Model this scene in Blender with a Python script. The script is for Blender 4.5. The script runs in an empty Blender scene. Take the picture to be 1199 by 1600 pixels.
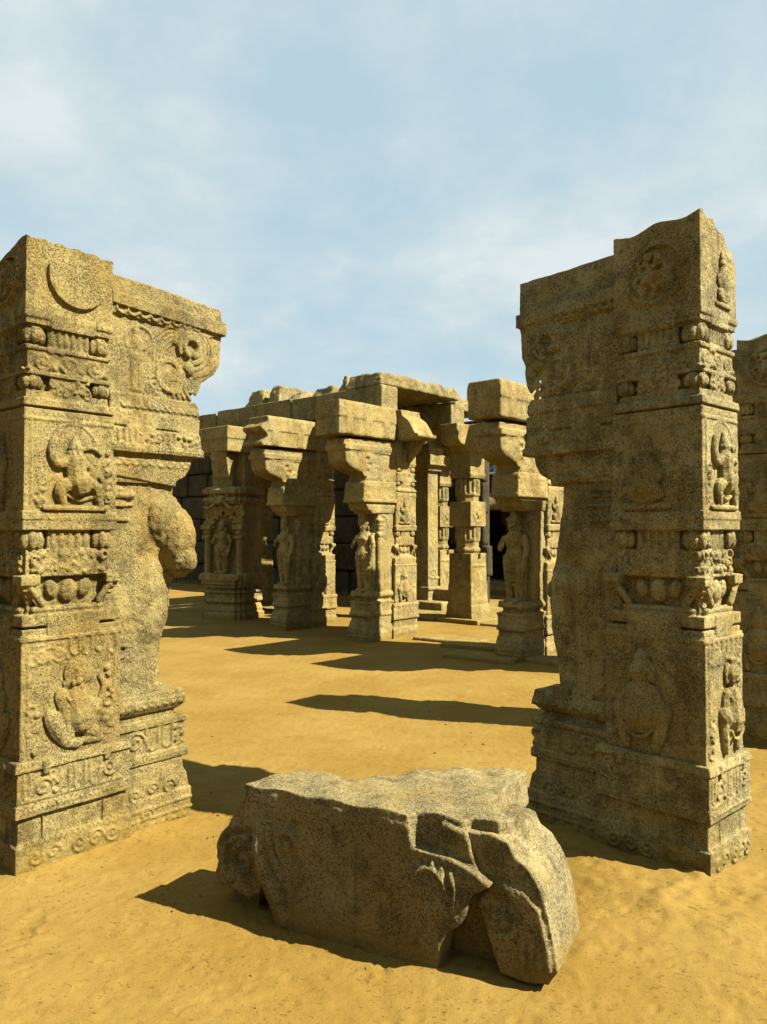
import bpy, bmesh, math, random
import numpy as np
from mathutils import Vector, Matrix

R = math.radians
SC = bpy.context.scene
COL = SC.collection

# ------------------------------------------------------------------ camera
cam_d = bpy.data.cameras.new('camera')
cam = bpy.data.objects.new('camera', cam_d)
COL.objects.link(cam)
cam.location = (0.0, 0.0, 1.55)
cam.rotation_euler = (R(90) + math.atan(30 / 1200), 0, 0)
cam_d.sensor_fit = 'VERTICAL'
cam_d.sensor_height = 36
cam_d.sensor_width = 27
cam_d.lens = 27.0
cam_d.clip_start = 0.05
cam_d.clip_end = 2000
SC.camera = cam

# ------------------------------------------------------------------ light
SUN_EL = 45.0
SUN_AZ = (0.945, -0.325)          # horizontal direction towards the sun
EXPOSURE = 2.0
world = bpy.data.worlds.new('World')
SC.world = world
world.use_nodes = True


def build_world():
    nt = world.node_tree
    nt.nodes.clear()
    N = nt.nodes.new
    L = nt.links.new
    out = N('ShaderNodeOutputWorld')
    bg = N('ShaderNodeBackground')
    bg.inputs['Strength'].default_value = 0.060
    sky = N('ShaderNodeTexSky')
    sky.sky_type = 'NISHITA'
    sky.sun_disc = False
    sky.sun_elevation = R(SUN_EL)
    sky.sun_rotation = math.atan2(SUN_AZ[0], SUN_AZ[1])
    sky.air_density = 1.0
    sky.dust_density = 1.0
    sky.ozone_density = 1.0
    tc = N('ShaderNodeTexCoord')
    sep = N('ShaderNodeSeparateXYZ')
    L(tc.outputs['Generated'], sep.inputs[0])
    zz = N('ShaderNodeMath'); zz.operation = 'MAXIMUM'; zz.inputs[1].default_value = 0.0
    L(sep.outputs['Z'], zz.inputs[0])
    za = N('ShaderNodeMath'); za.operation = 'ADD'; za.inputs[1].default_value = 0.35
    L(zz.outputs[0], za.inputs[0])
    cx = N('ShaderNodeMath'); cx.operation = 'DIVIDE'
    cy = N('ShaderNodeMath'); cy.operation = 'DIVIDE'
    L(sep.outputs['X'], cx.inputs[0]); L(za.outputs[0], cx.inputs[1])
    L(sep.outputs['Y'], cy.inputs[0]); L(za.outputs[0], cy.inputs[1])
    cmb = N('ShaderNodeCombineXYZ')
    L(cx.outputs[0], cmb.inputs[0]); L(cy.outputs[0], cmb.inputs[1])
    n1 = N('ShaderNodeTexNoise')
    n1.inputs['Scale'].default_value = 2.1
    n1.inputs['Detail'].default_value = 7
    n1.inputs['Roughness'].default_value = 0.58
    n1.inputs['Distortion'].default_value = 0.25
    mp = N('ShaderNodeMapping'); mp.inputs['Location'].default_value = (3.1, 1.7, 0)
    L(cmb.outputs[0], mp.inputs[0]); L(mp.outputs[0], n1.inputs['Vector'])
    rmp = N('ShaderNodeMapRange')
    rmp.interpolation_type = 'SMOOTHSTEP'
    rmp.inputs[1].default_value = 0.34
    rmp.inputs[2].default_value = 0.64
    rmp.inputs[3].default_value = 0.90
    rmp.inputs[4].default_value = 1.0
    L(n1.outputs['Fac'], rmp.inputs[0])
    n2 = N('ShaderNodeTexNoise')
    n2.inputs['Scale'].default_value = 5.5
    n2.inputs['Detail'].default_value = 6
    n2.inputs['Roughness'].default_value = 0.55
    mp2 = N('ShaderNodeMapping'); mp2.inputs['Location'].default_value = (7.3, 0.4, 2.0)
    L(cmb.outputs[0], mp2.inputs[0]); L(mp2.outputs[0], n2.inputs['Vector'])
    sm = N('ShaderNodeMath'); sm.operation = 'MULTIPLY_ADD'; sm.inputs[1].default_value = 0.55
    L(n2.outputs['Fac'], sm.inputs[0]); L(n1.outputs['Fac'], sm.inputs[2])
    r2 = N('ShaderNodeMapRange')
    r2.inputs[1].default_value = 0.62; r2.inputs[2].default_value = 0.96
    L(sm.outputs[0], r2.inputs[0])
    cr = N('ShaderNodeValToRGB')
    e = cr.color_ramp.elements
    e[0].position = 0.05; e[0].color = (2.10, 2.80, 3.10, 1)
    e[1].position = 1.0; e[1].color = (3.12, 3.46, 3.56, 1)
    q = e.new(0.42); q.color = (2.40, 2.97, 3.18, 1)
    q = e.new(0.68); q.color = (2.72, 3.16, 3.32, 1)
    L(r2.outputs[0], cr.inputs['Fac'])
    mx = N('ShaderNodeMix'); mx.data_type = 'RGBA'
    L(rmp.outputs[0], mx.inputs['Factor'])
    L(sky.outputs[0], mx.inputs['A'])
    L(cr.outputs['Color'], mx.inputs['B'])
    L(mx.outputs['Result'], bg.inputs['Color'])
    L(bg.outputs[0], out.inputs[0])


build_world()
sun_d = bpy.data.lights.new('sun', 'SUN')
sun_d.energy = 5.0
sun_d.angle = R(0.55)
sun_d.color = (1.0, 0.93, 0.80)
sun = bpy.data.objects.new('sun', sun_d)
COL.objects.link(sun)
ce = math.cos(R(SUN_EL))
sdir = Vector((SUN_AZ[0] * ce, SUN_AZ[1] * ce, math.sin(R(SUN_EL)))).normalized()
sun.rotation_euler = sdir.to_track_quat('Z', 'Y').to_euler()
sun.location = (8, -3, 10)
vs = SC.view_settings
vs.view_transform = 'Standard'
vs.look = 'None'
vs.exposure = EXPOSURE
vs.gamma = 1.0
vs.use_curve_mapping = False
SC.display_settings.display_device = 'sRGB'
SC.render.engine = 'CYCLES'
SC.cycles.max_bounces = 6
SC.cycles.diffuse_bounces = 4
SC.cycles.use_denoising = True

# ------------------------------------------------------------------ materials
def nodes_of(m):
    m.use_nodes = True
    nt = m.node_tree
    nt.nodes.clear()
    return nt


def noise(nt, vec, scale, detail=4, rough=0.55, dist=0.0):
    n = nt.nodes.new('ShaderNodeTexNoise')
    n.inputs['Scale'].default_value = scale
    n.inputs['Detail'].default_value = detail
    n.inputs['Roughness'].default_value = rough
    n.inputs['Distortion'].default_value = dist
    nt.links.new(vec, n.inputs['Vector'])
    return n.outputs['Fac']


def rng(nt, v, a, b, c=0.0, d=1.0):
    n = nt.nodes.new('ShaderNodeMapRange')
    n.interpolation_type = 'SMOOTHSTEP'
    n.inputs[1].default_value = a; n.inputs[2].default_value = b
    n.inputs[3].default_value = c; n.inputs[4].default_value = d
    nt.links.new(v, n.inputs[0])
    return n.outputs[0]


def mixc(nt, f, a, b, mode='MIX'):
    n = nt.nodes.new('ShaderNodeMix'); n.data_type = 'RGBA'; n.blend_type = mode
    for k, s in (('Factor', f), ('A', a), ('B', b)):
        if isinstance(s, tuple):
            n.inputs[k].default_value = s + (1,) if len(s) == 3 else s
        elif isinstance(s, float):
            n.inputs[k].default_value = s
        else:
            nt.links.new(s, n.inputs[k])
    return n.outputs['Result']


def math2(nt, op, a, b):
    n = nt.nodes.new('ShaderNodeMath'); n.operation = op
    for i, s in enumerate((a, b)):
        if isinstance(s, (int, float)):
            n.inputs[i].default_value = s
        else:
            nt.links.new(s, n.inputs[i])
    return n.outputs[0]


def stone_material(name, pale, mid, dark, stain, lichen=1.0, stain_amt=0.6, grain=1.0, far=False):
    m = bpy.data.materials.new(name)
    nt = nodes_of(m)
    N = nt.nodes.new; L = nt.links.new
    out = N('ShaderNodeOutputMaterial'); bs = N('ShaderNodeBsdfPrincipled')
    geo = N('ShaderNodeNewGeometry')
    P = geo.outputs['Position']
    c = mixc(nt, rng(nt, noise(nt, P, 2.6, 5, 0.6), 0.35, 0.65), mid, pale)
    gw = rng(nt, noise(nt, P, 1.25, 5, 0.62), 0.46, 0.62, 0.0, 0.42)
    c = mixc(nt, gw, c, tuple(0.80 * a + 0.10 * pale[1] * b for a, b in zip((mid[0] * .95, mid[1] * 1.12, mid[2] * 1.75), (1, 1, 1))))
    # ochre staining runs downwards
    mp = N('ShaderNodeMapping'); mp.inputs['Scale'].default_value = (5.5, 5.5, 1.6)
    L(P, mp.inputs[0])
    st = rng(nt, noise(nt, mp.outputs[0], 1.0, 5, 0.6), 0.46, 0.66, 0.0, stain_amt)
    c = mixc(nt, st, c, stain)
    # lichen blotches
    li = noise(nt, P, 11.0, 8, 0.72)
    lz = noise(nt, P, 1.9, 3, 0.5)
    lmask = rng(nt, math2(nt, 'ADD', li, math2(nt, 'MULTIPLY', lz, 0.55)), 0.76, 0.90, 0.0, 0.62 * lichen)
    c = mixc(nt, lmask, c, dark)
    # rain streaks and soot
    mp3 = N('ShaderNodeMapping'); mp3.inputs['Scale'].default_value = (13.0, 13.0, 0.9)
    L(P, mp3.inputs[0])
    sk = rng(nt, math2(nt, 'ADD', noise(nt, mp3.outputs[0], 1.0, 6, 0.62), math2(nt, 'MULTIPLY', noise(nt, P, 1.4, 2, 0.5), 0.5)), 0.80, 0.98, 0.0, 0.55 * lichen)
    c = mixc(nt, sk, c, tuple(0.75 * d + 0.15 * k for d, k in zip(dark, mid)))
    # granite grains: dark and light crystals
    dens = math2(nt, 'MULTIPLY', math2(nt, 'SUBTRACT', noise(nt, P, 5.0, 4, 0.6), 0.5), 0.26)
    g1 = math2(nt, 'ADD', noise(nt, P, 112.0 if not far else 50.0, 4, 0.8), dens)
    c = mixc(nt, rng(nt, g1, 0.495, 0.60, 0.0, 0.95 * grain), c, dark)
    g2 = noise(nt, P, 270.0 if not far else 90.0, 2, 0.6)
    c = mixc(nt, rng(nt, g2, 0.53, 0.66, 0.0, 0.65 * grain), c,
             tuple(min(1, 1.45 * k) for k in pale))
    g3 = noise(nt, P, 42.0, 6, 0.8)
    c = mixc(nt, rng(nt, g3, 0.50, 0.70, 0.0, 0.55 * grain), c, tuple(0.6 * k + 0.4 * d for k, d in zip(dark, mid)))
    sp = N('ShaderNodeSeparateXYZ'); L(P, sp.inputs[0])
    foot = math2(nt, 'ADD', sp.outputs['Z'], math2(nt, 'MULTIPLY', math2(nt, 'SUBTRACT', noise(nt, P, 7.0, 5, 0.7), 0.5), 0.34))
    c = mixc(nt, rng(nt, foot, -0.02, 0.17, 0.72, 0.0), c, (0.150, 0.096, 0.013))
    L(c, bs.inputs['Base Color'])
    bs.inputs['Roughness'].default_value = 0.92
    bs.inputs['Specular IOR Level'].default_value = 0.15
    # relief of the weathered surface
    hsum = math2(nt, 'ADD', math2(nt, 'MULTIPLY', noise(nt, P, 70.0 if not far else 34.0, 6, 0.75), 0.010),
                 math2(nt, 'MULTIPLY', noise(nt, P, 22.0, 6, 0.7), 0.014))
    bp = N('ShaderNodeBump')
    bp.inputs['Strength'].default_value = 0.9
    bp.inputs['Distance'].default_value = 1.0
    L(hsum, bp.inputs['Height'])
    L(bp.outputs[0], bs.inputs['Normal'])
    L(bs.outputs[0], out.inputs[0])
    return m


M_NEAR = stone_material('weathered_granite', (0.2259, 0.1766, 0.0630), (0.1620, 0.1218, 0.0386), (0.0247, 0.0191, 0.0064),
                        (0.1450, 0.0875, 0.0126), 1.0, 0.6)
M_PALE = stone_material('pale_granite', (0.2738, 0.2286, 0.0981), (0.1905, 0.1473, 0.0506), (0.0273, 0.0216, 0.0078),
                        (0.1561, 0.0953, 0.0175), 0.9, 0.5)
M_FAR = stone_material('courtyard_granite', (0.2355, 0.1865, 0.0685), (0.1725, 0.1280, 0.0407), (0.0386, 0.0290, 0.0102),
                       (0.1682, 0.0976, 0.0159), 0.7, 0.55, 0.7, True)
M_ROOF = stone_material('roof_granite', (0.2031, 0.1672, 0.0691), (0.1402, 0.1087, 0.0396), (0.0350, 0.0275, 0.0102),
                        (0.1402, 0.0882, 0.0192), 0.9, 0.4, 0.7, True)
M_DARK = stone_material('shade_darkened_stone', (0.0451, 0.0365, 0.0168), (0.0339, 0.0271, 0.0121), (0.0113, 0.0093, 0.0044),
                        (0.0377, 0.0256, 0.0080), 1.0, 0.5, 0.6, True)  # stone colour lowered so that it holds the shade of the halls
M_BLOCK = stone_material('broken_granite', (0.2175, 0.1768, 0.0791), (0.1507, 0.1186, 0.0473), (0.0286, 0.0231, 0.0086),
                         (0.1751, 0.1125, 0.0224), 1.1, 0.45)


def sand_material():
    m = bpy.data.materials.new('packed_sand')
    nt = nodes_of(m)
    N = nt.nodes.new; L = nt.links.new
    out = N('ShaderNodeOutputMaterial'); bs = N('ShaderNodeBsdfPrincipled')
    P = N('ShaderNodeNewGeometry').outputs['Position']
    c = mixc(nt, rng(nt, noise(nt, P, 1.1, 5, 0.6), 0.35, 0.68), (0.1437, 0.0887, 0.0169), (0.1732, 0.1138, 0.0271))
    c = mixc(nt, rng(nt, noise(nt, P, 9.0, 6, 0.7), 0.45, 0.75, 0, 0.5), c, (0.1177, 0.0633, 0.0111))
    c = mixc(nt, rng(nt, noise(nt, P, 160.0, 3, 0.7), 0.58, 0.72, 0, 0.6), c, (0.0623, 0.0331, 0.0078))
    c = mixc(nt, rng(nt, noise(nt, P, 260.0, 2, 0.6), 0.62, 0.74, 0, 0.5), c, (0.2356, 0.1655, 0.0660))
    c = mixc(nt, rng(nt, noise(nt, P, 27.0, 4, 0.8), 0.70, 0.80, 0, 0.5), c, (0.0519, 0.0290, 0.0078))
    # crumbs of earth and straw
    mp = N('ShaderNodeMapping'); mp.inputs['Scale'].default_value = (1.0, 1.7, 1.0); mp.inputs['Rotation'].default_value = (0, 0, 0.6)
    L(P, mp.inputs[0])
    cr = math2(nt, 'ADD', noise(nt, mp.outputs[0], 48.0, 3, 0.6, 0.6), math2(nt, 'MULTIPLY', math2(nt, 'SUBTRACT', noise(nt, P, 4.0, 4, 0.7), 0.5), 0.30))
    c = mixc(nt, rng(nt, cr, 0.605, 0.665, 0, 0.75), c, (0.0783, 0.0436, 0.0099))
    L(c, bs.inputs['Base Color'])
    bs.inputs['Roughness'].default_value = 0.97
    bs.inputs['Specular IOR Level'].default_value = 0.060
    h = math2(nt, 'ADD', math2(nt, 'MULTIPLY', noise(nt, P, 60.0, 6, 0.75), 0.0055),
              math2(nt, 'MULTIPLY', noise(nt, P, 220.0, 4, 0.7), 0.0025))
    bp = N('ShaderNodeBump'); bp.inputs['Strength'].default_value = 0.8; bp.inputs['Distance'].default_value = 1.0
    L(h, bp.inputs['Height']); L(bp.outputs[0], bs.inputs['Normal'])
    L(bs.outputs[0], out.inputs[0])
    return m


M_SAND = sand_material()


def plain_material(name, a, b, scale=14.0, rough=0.8):
    m = bpy.data.materials.new(name)
    nt = nodes_of(m)
    N = nt.nodes.new; L = nt.links.new
    out = N('ShaderNodeOutputMaterial'); bs = N('ShaderNodeBsdfPrincipled')
    P = N('ShaderNodeNewGeometry').outputs['Position']
    c = mixc(nt, rng(nt, noise(nt, P, scale, 5, 0.65), 0.35, 0.7), a, b)
    L(c, bs.inputs['Base Color'])
    bs.inputs['Roughness'].default_value = rough
    L(bs.outputs[0], out.inputs[0])
    return m


M_WHITE = plain_material('whitewash', (0.72, 0.70, 0.66), (0.55, 0.50, 0.44))
M_RED = plain_material('red_paint', (0.42, 0.10, 0.07), (0.30, 0.07, 0.05))
M_BLUE = plain_material('blue_paint', (0.20, 0.33, 0.50), (0.14, 0.22, 0.36))
M_POST = plain_material('grey_paint', (0.22, 0.22, 0.23), (0.17, 0.17, 0.18))

# ------------------------------------------------------------------ sculpting helpers
def erosion(name, size, depth=2):
    t = bpy.data.textures.new(name, 'CLOUDS')
    t.noise_scale = size
    t.noise_depth = depth
    t.noise_basis = 'ORIGINAL_PERLIN'
    return t


TEX = {'fine': erosion('erosion_fine', 0.022), 'small': erosion('erosion_small', 0.05, 3),
       'mid': erosion('erosion_mid', 0.14, 2), 'large': erosion('erosion_large', 0.45, 2)}


def F_(a, h, z):          # broad face of a pier: along s, relief along b
    return np.stack([a, h, z], -1)


def E_(a, h, z):          # narrow face at s = 0: away from the corner, relief towards -s
    return np.stack([-h, -a, z], -1)


class Sculpt:
    """collects closed shells in (s, b, z); build() fuses them into one weathered stone"""
    def __init__(self, sgn=1, bold=1.3):
        self.bold = bold
        self.V = []; self.Fc = []; self.n = 0; self.sgn = sgn

    def add(self, v, f):
        v = np.asarray(v, float)
        self.V.append(v)
        self.Fc += [tuple(i + self.n for i in q) for q in f]
        self.n += len(v)

    def box(self, s0, s1, b0, b1, z0, z1, t=(0, 0)):
        ds, db = t
        v = [(s0, b0, z0), (s1, b0, z0), (s1, b1, z0), (s0, b1, z0),
             (s0 + ds, b0 + db, z1), (s1 - ds, b0 + db, z1), (s1 - ds, b1 - db, z1), (s0 + ds, b1 - db, z1)]
        self.add(v, [(3, 2, 1, 0), (4, 5, 6, 7), (0, 1, 5, 4), (1, 2, 6, 5), (2, 3, 7, 6), (3, 0, 4, 7)])

    def prism(self, poly, b0, b1):                 # poly in (s, z)
        n = len(poly)
        v = [(s, b0, z) for s, z in poly] + [(s, b1, z) for s, z in poly]
        f = [tuple(range(n)), tuple(range(2 * n - 1, n - 1, -1))]
        f += [(i, i + n, (i + 1) % n + n, (i + 1) % n) for i in range(n)]
        self.add(v, f)

    def plan(self, poly, z0, z1, k=1.0):           # poly in (s, b)
        n = len(poly)
        c = np.mean(poly, 0)
        v = [(s, b, z0) for s, b in poly] + [(c[0] + (s - c[0]) * k, c[1] + (b - c[1]) * k, z1) for s, b in poly]
        f = [tuple(range(n)), tuple(range(2 * n - 1, n - 1, -1))]
        f += [(i, i + n, (i + 1) % n + n, (i + 1) % n) for i in range(n)]
        self.add(v, f)

    def sweep(self, pts, rad, seg=8, squash=1.0, fr=None, h=0.0):
        """tube with round ends through 3-D points; or, with fr, through (a, z) points on a face"""
        if fr is not None:
            P = np.array([(p[0], (p[2] if len(p) > 2 else h), p[1]) for p in pts], float)
        else:
            P = np.array(pts, float)
        rad = np.array(rad if hasattr(rad, '__len__') else [rad] * len(P), float)
        if len(rad) != len(P):
            rad = np.interp(np.linspace(0, 1, len(P)), np.linspace(0, 1, len(rad)), rad)
        T = np.gradient(P, axis=0) if len(P) > 2 else np.array([P[1] - P[0]] * 2)
        T /= np.linalg.norm(T, axis=1)[:, None] + 1e-9
        rings = []
        up = np.array([0, 1, 0.0])
        cs = []
        for ang in (-80, -45):
            a = R(ang); cs.append((P[0] + T[0] * math.sin(a) * rad[0], T[0], rad[0] * math.cos(a)))
        for i in range(len(P)):
            cs.append((P[i], T[i], rad[i]))
        for ang in (45, 80):
            a = R(ang); cs.append((P[-1] + T[-1] * math.sin(a) * rad[-1], T[-1], rad[-1] * math.cos(a)))
        V = []
        ph = np.arange(seg) * 2 * math.pi / seg
        for c, t, r in cs:
            x = np.cross(t, up)
            if np.linalg.norm(x) < 0.2:
                x = np.cross(t, np.array([1.0, 0, 0]))
            x /= np.linalg.norm(x); y = np.cross(x, t)
            V.append(c + r * (np.cos(ph)[:, None] * x + np.sin(ph)[:, None] * y))
        V = np.concatenate(V)
        k = len(cs)
        f = [tuple(range(seg))[::-1], tuple((k - 1) * seg + i for i in range(seg))]
        for j in range(k - 1):
            f += [(j * seg + i, j * seg + (i + 1) % seg, (j + 1) * seg + (i + 1) % seg, (j + 1) * seg + i) for i in range(seg)]
        if fr is not None:
            hh = h if not any(len(p) > 2 for p in pts) else 0.0
            V[:, 1] = hh + (V[:, 1] - hh) * squash
            V = fr(V[:, 0], V[:, 1], V[:, 2])
        self.add(V, f)

    def ell(self, c, r, seg=10, rows=7, fr=None, rot=0.0):
        """ellipsoid; with fr: c = (a, z, h), r = (ra, rz, rh), turned by rot in the face"""
        th = np.linspace(0.12, math.pi - 0.12, rows)
        ph = np.arange(seg) * 2 * math.pi / seg
        X = np.outer(np.sin(th), np.cos(ph)).ravel(); Y = np.outer(np.sin(th), np.sin(ph)).ravel()
        Z = np.outer(np.cos(th), np.ones(seg)).ravel()
        if fr is not None:
            A, Zz, H = X * r[0], Z * r[1], Y * r[2]
            ca, sa = math.cos(rot), math.sin(rot)
            V = fr(c[0] + A * ca - Zz * sa, c[2] + H, c[1] + A * sa + Zz * ca)
        else:
            V = np.stack([c[0] + X * r[0], c[1] + Y * r[1], c[2] + Z * r[2]], -1)
        f = [tuple(range(seg)), tuple((rows - 1) * seg + i for i in range(seg))[::-1]]
        for j in range(rows - 1):
            f += [(j * seg + i, j * seg + (i + 1) % seg, (j + 1) * seg + (i + 1) % seg, (j + 1) * seg + i) for i in range(seg)]
        self.add(V, f)

    def fbox(self, fr, a0, a1, z0, z1, h0, h1):
        v = np.array([(a, h, z) for z in (z0, z1) for (a, h) in ((a0, h0), (a1, h0), (a1, h1), (a0, h1))], float)
        self.add(fr(v[:, 0], v[:, 1], v[:, 2]), [(3, 2, 1, 0), (4, 5, 6, 7), (0, 1, 5, 4), (1, 2, 6, 5), (2, 3, 7, 6), (3, 0, 4, 7)])

    def disc(self, fr, c, rad, h0, h1, n=40, k=0.985):
        q = np.arange(n) * 2 * math.pi / n
        A = np.concatenate([c[0] + rad * np.cos(q), c[0] + rad * k * np.cos(q)])
        Z = np.concatenate([c[1] + rad * np.sin(q), c[1] + rad * k * np.sin(q)])
        self.add(fr(A, np.concatenate([np.full(n, h0), np.full(n, h1)]), Z),
                 [tuple(range(n)), tuple(range(2 * n - 1, n - 1, -1))] + [(i, (i + 1) % n, (i + 1) % n + n, i + n) for i in range(n)])

    # ---- carved motifs on a face
    def arc(self, fr, c, rad, a0, a1, r, h=0.0, squash=1.0, n=18, ez=1.0):
        r = r * self.bold
        t = np.linspace(R(a0), R(a1), n)
        self.sweep([(c[0] + rad * math.cos(q), c[1] + ez * rad * math.sin(q)) for q in t], r, 6, squash, fr, h)

    def spiral(self, fr, c, rad, turns, r, h=0.0, hand=1, start=0.0, squash=1.0):
        r = r * self.bold
        n = int(14 * turns) + 4
        pts = []
        for i in range(n):
            t = i / (n - 1)
            q = start + hand * turns * 2 * math.pi * t
            k = rad * (1 - 0.88 * t)
            pts.append((c[0] + k * math.cos(q), c[1] + k * math.sin(q)))
        self.sweep(pts, r, 6, squash, fr, h)

    def beads(self, fr, a0, a1, z, r, n, h=0.0):
        for i in range(n):
            self.ell((a0 + (a1 - a0) * (i + 0.5) / n, z, h), (r, r, r), 6, 5, fr)

    def scallops(self, fr, a0, a1, z, n, r, h=0.0):
        w = (a1 - a0) / n
        for i in range(n):
            self.arc(fr, (a0 + w * (i + 0.5), z), w * 0.46, 180, 360, r, h, n=7)

    def flutes(self, fr, a0, a1, z0, z1, n, h=0.0):
        w = (a1 - a0) / n
        for i in range(n):
            a = a0 + w * (i + 0.5)
            self.sweep([(a, z0 + w * 0.4), (a, z1)], w * 0.36, 6, 0.8, fr, h)

    def ushape(self, fr, a, z0, z1, w, r, h=0.0):
        r = r * self.bold
        pts = [(a - w, z1), (a - w, z0 + w)] + [(a + w * math.cos(q), z0 + w + w * math.sin(q)) for q in np.linspace(math.pi * 1.1, 1.9 * math.pi, 6)] + [(a + w, z0 + w), (a + w, z1)]
        self.sweep(pts, r, 6, 0.9, fr, h)

    def foliage(self, fr, a0, a1, z0, z1, r, n, seed, h=0.0):
        rd = random.Random(seed)
        for i in range(n):
            a = rd.uniform(a0, a1); z = rd.uniform(z0, z1); k = rd.uniform(0.75, 1.35) * r
            if rd.random() < 0.5:
                self.ell((a, z, h + .002), (k, k * rd.uniform(0.6, 1.4), k), 6, 5, fr, rd.uniform(0, 3))
            else:
                self.arc(fr, (a, z), k * 1.3, rd.uniform(0, 360), rd.uniform(400, 640), k * 0.42, h, n=7)

    def scroll_band(self, fr, a0, a1, z0, z1, n, r, h=0.0):
        w = (a1 - a0) / n; zc = (z0 + z1) / 2; q = (z1 - z0) * 0.46
        for i in range(n):
            c = (a0 + w * (i + 0.5), zc)
            self.spiral(fr, c, q, 1.6, r, h, 1 if i % 2 else -1, R(200 if i % 2 else -20))
            self.arc(fr, (a0 + w * i, zc), w * 0.42, 60 if i % 2 else 240, 120 if i % 2 else 300, r, h)
            self.ell((c[0] + w * 0.45, z0 + 0.2 * (z1 - z0), h), (r * 1.7, r * 1.7, r * 1.5), 6, 5, fr)

    def limbs(self, fr, box, lst, h, squash=0.75):
        a0, z0, w, hh = box
        for pts, rad in lst:
            if len(pts) > 2:
                rad = list(rad) if hasattr(rad, '__len__') else [rad] * len(pts)
                q = np.array([(p[0], p[1], r) for p, r in zip(pts, rad)])
                for _ in range(2):           # corner cutting rounds the joints
                    m = np.repeat(q, 2, 0)
                    a = .75 * q[:-1] + .25 * q[1:]; b = .25 * q[:-1] + .75 * q[1:]
                    q = np.concatenate([q[:1], np.stack([a, b], 1).reshape(-1, 3), q[-1:]])
                pts = [(k[0], k[1]) for k in q]; rad = [k[2] for k in q]
            self.sweep([(a0 + p[0] * w, z0 + p[1] * hh) for p in pts], [1.30 * q * w for q in (rad if hasattr(rad, '__len__') else [rad] * len(pts))], 9, squash, fr, h)

    def build(self, name, mat, parent=None, voxel=0.007, erode=(('small', 0.006), ('mid', 0.012)), smooth=1, seed=0,
              warp=None, remesh=True, loc=None):
        V = np.concatenate(self.V)
        V[:, 1] *= self.sgn
        off = np.array([(seed * 1.37) % 7.0, (seed * 2.71) % 5.0, (seed * 0.93) % 6.0])
        me = bpy.data.meshes.new(name)
        me.from_pydata((V + off).tolist(), [], self.Fc)
        bm = bmesh.new(); bm.from_mesh(me)
        bmesh.ops.recalc_face_normals(bm, faces=bm.faces)
        bm.to_mesh(me); bm.free()
        ob = bpy.data.objects.new(name, me)
        COL.objects.link(ob)
        if remesh:
            md = ob.modifiers.new('remesh', 'REMESH'); md.mode = 'VOXEL'; md.voxel_size = voxel; md.adaptivity = 0.0
            if smooth:
                sm = ob.modifiers.new('smooth', 'SMOOTH'); sm.iterations = smooth; sm.factor = 0.5
        for k, s in erode:
            d = ob.modifiers.new('erode_' + k, 'DISPLACE'); d.texture = TEX[k]; d.strength = s; d.mid_level = 0.5
            d.texture_coords = 'LOCAL'; d.direction = 'NORMAL'
        dg = bpy.context.evaluated_depsgraph_get(); dg.update()
        new = bpy.data.meshes.new_from_object(ob.evaluated_get(dg))
        ob.modifiers.clear(); ob.data = new
        bpy.data.meshes.remove(me)
        new.name = name
        n = len(new.vertices)
        co = np.empty(n * 3); new.vertices.foreach_get('co', co); co = co.reshape(-1, 3) - off
        if warp is not None:
            co = warp(co)
        new.vertices.foreach_set('co', co.ravel())
        new.polygons.foreach_set('use_smooth', np.ones(len(new.polygons), bool))
        new.update()
        new.materials.clear(); new.materials.append(mat)
        if parent is not None:
            ob.parent = parent
        if loc is not None:
            ob.location = loc
        return ob


def thing(name, label, cat, loc=(0, 0, 0), rz=0.0, group=None):
    o = bpy.data.objects.new(name, None)
    o.empty_display_size = 0.2
    COL.objects.link(o)
    o.location = loc; o.rotation_euler = (0, 0, rz)
    o['label'] = label; o['category'] = cat; o['kind'] = 'thing'
    if group: o['group'] = group
    return o


def tag(o, label, cat, group=None):
    o['kind'] = 'thing'
    o['label'] = label; o['category'] = cat
    if group: o['group'] = group
    return o


def dup(root, label, loc, rz, scale=None, skip=()):
    def rec(o, par):
        c = o.copy(); COL.objects.link(c)
        if par is not None: c.parent = par
        for ch in list(o.children): rec(ch, c)
        return c
    kids = list(root.children)
    r = root.copy(); COL.objects.link(r)
    r.location = loc; r.rotation_euler = (0, 0, rz); r['label'] = label
    if scale: r.scale = scale
    for ch in kids:
        if ch.name.split('.')[0] not in skip: rec(ch, r)
    return r


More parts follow.
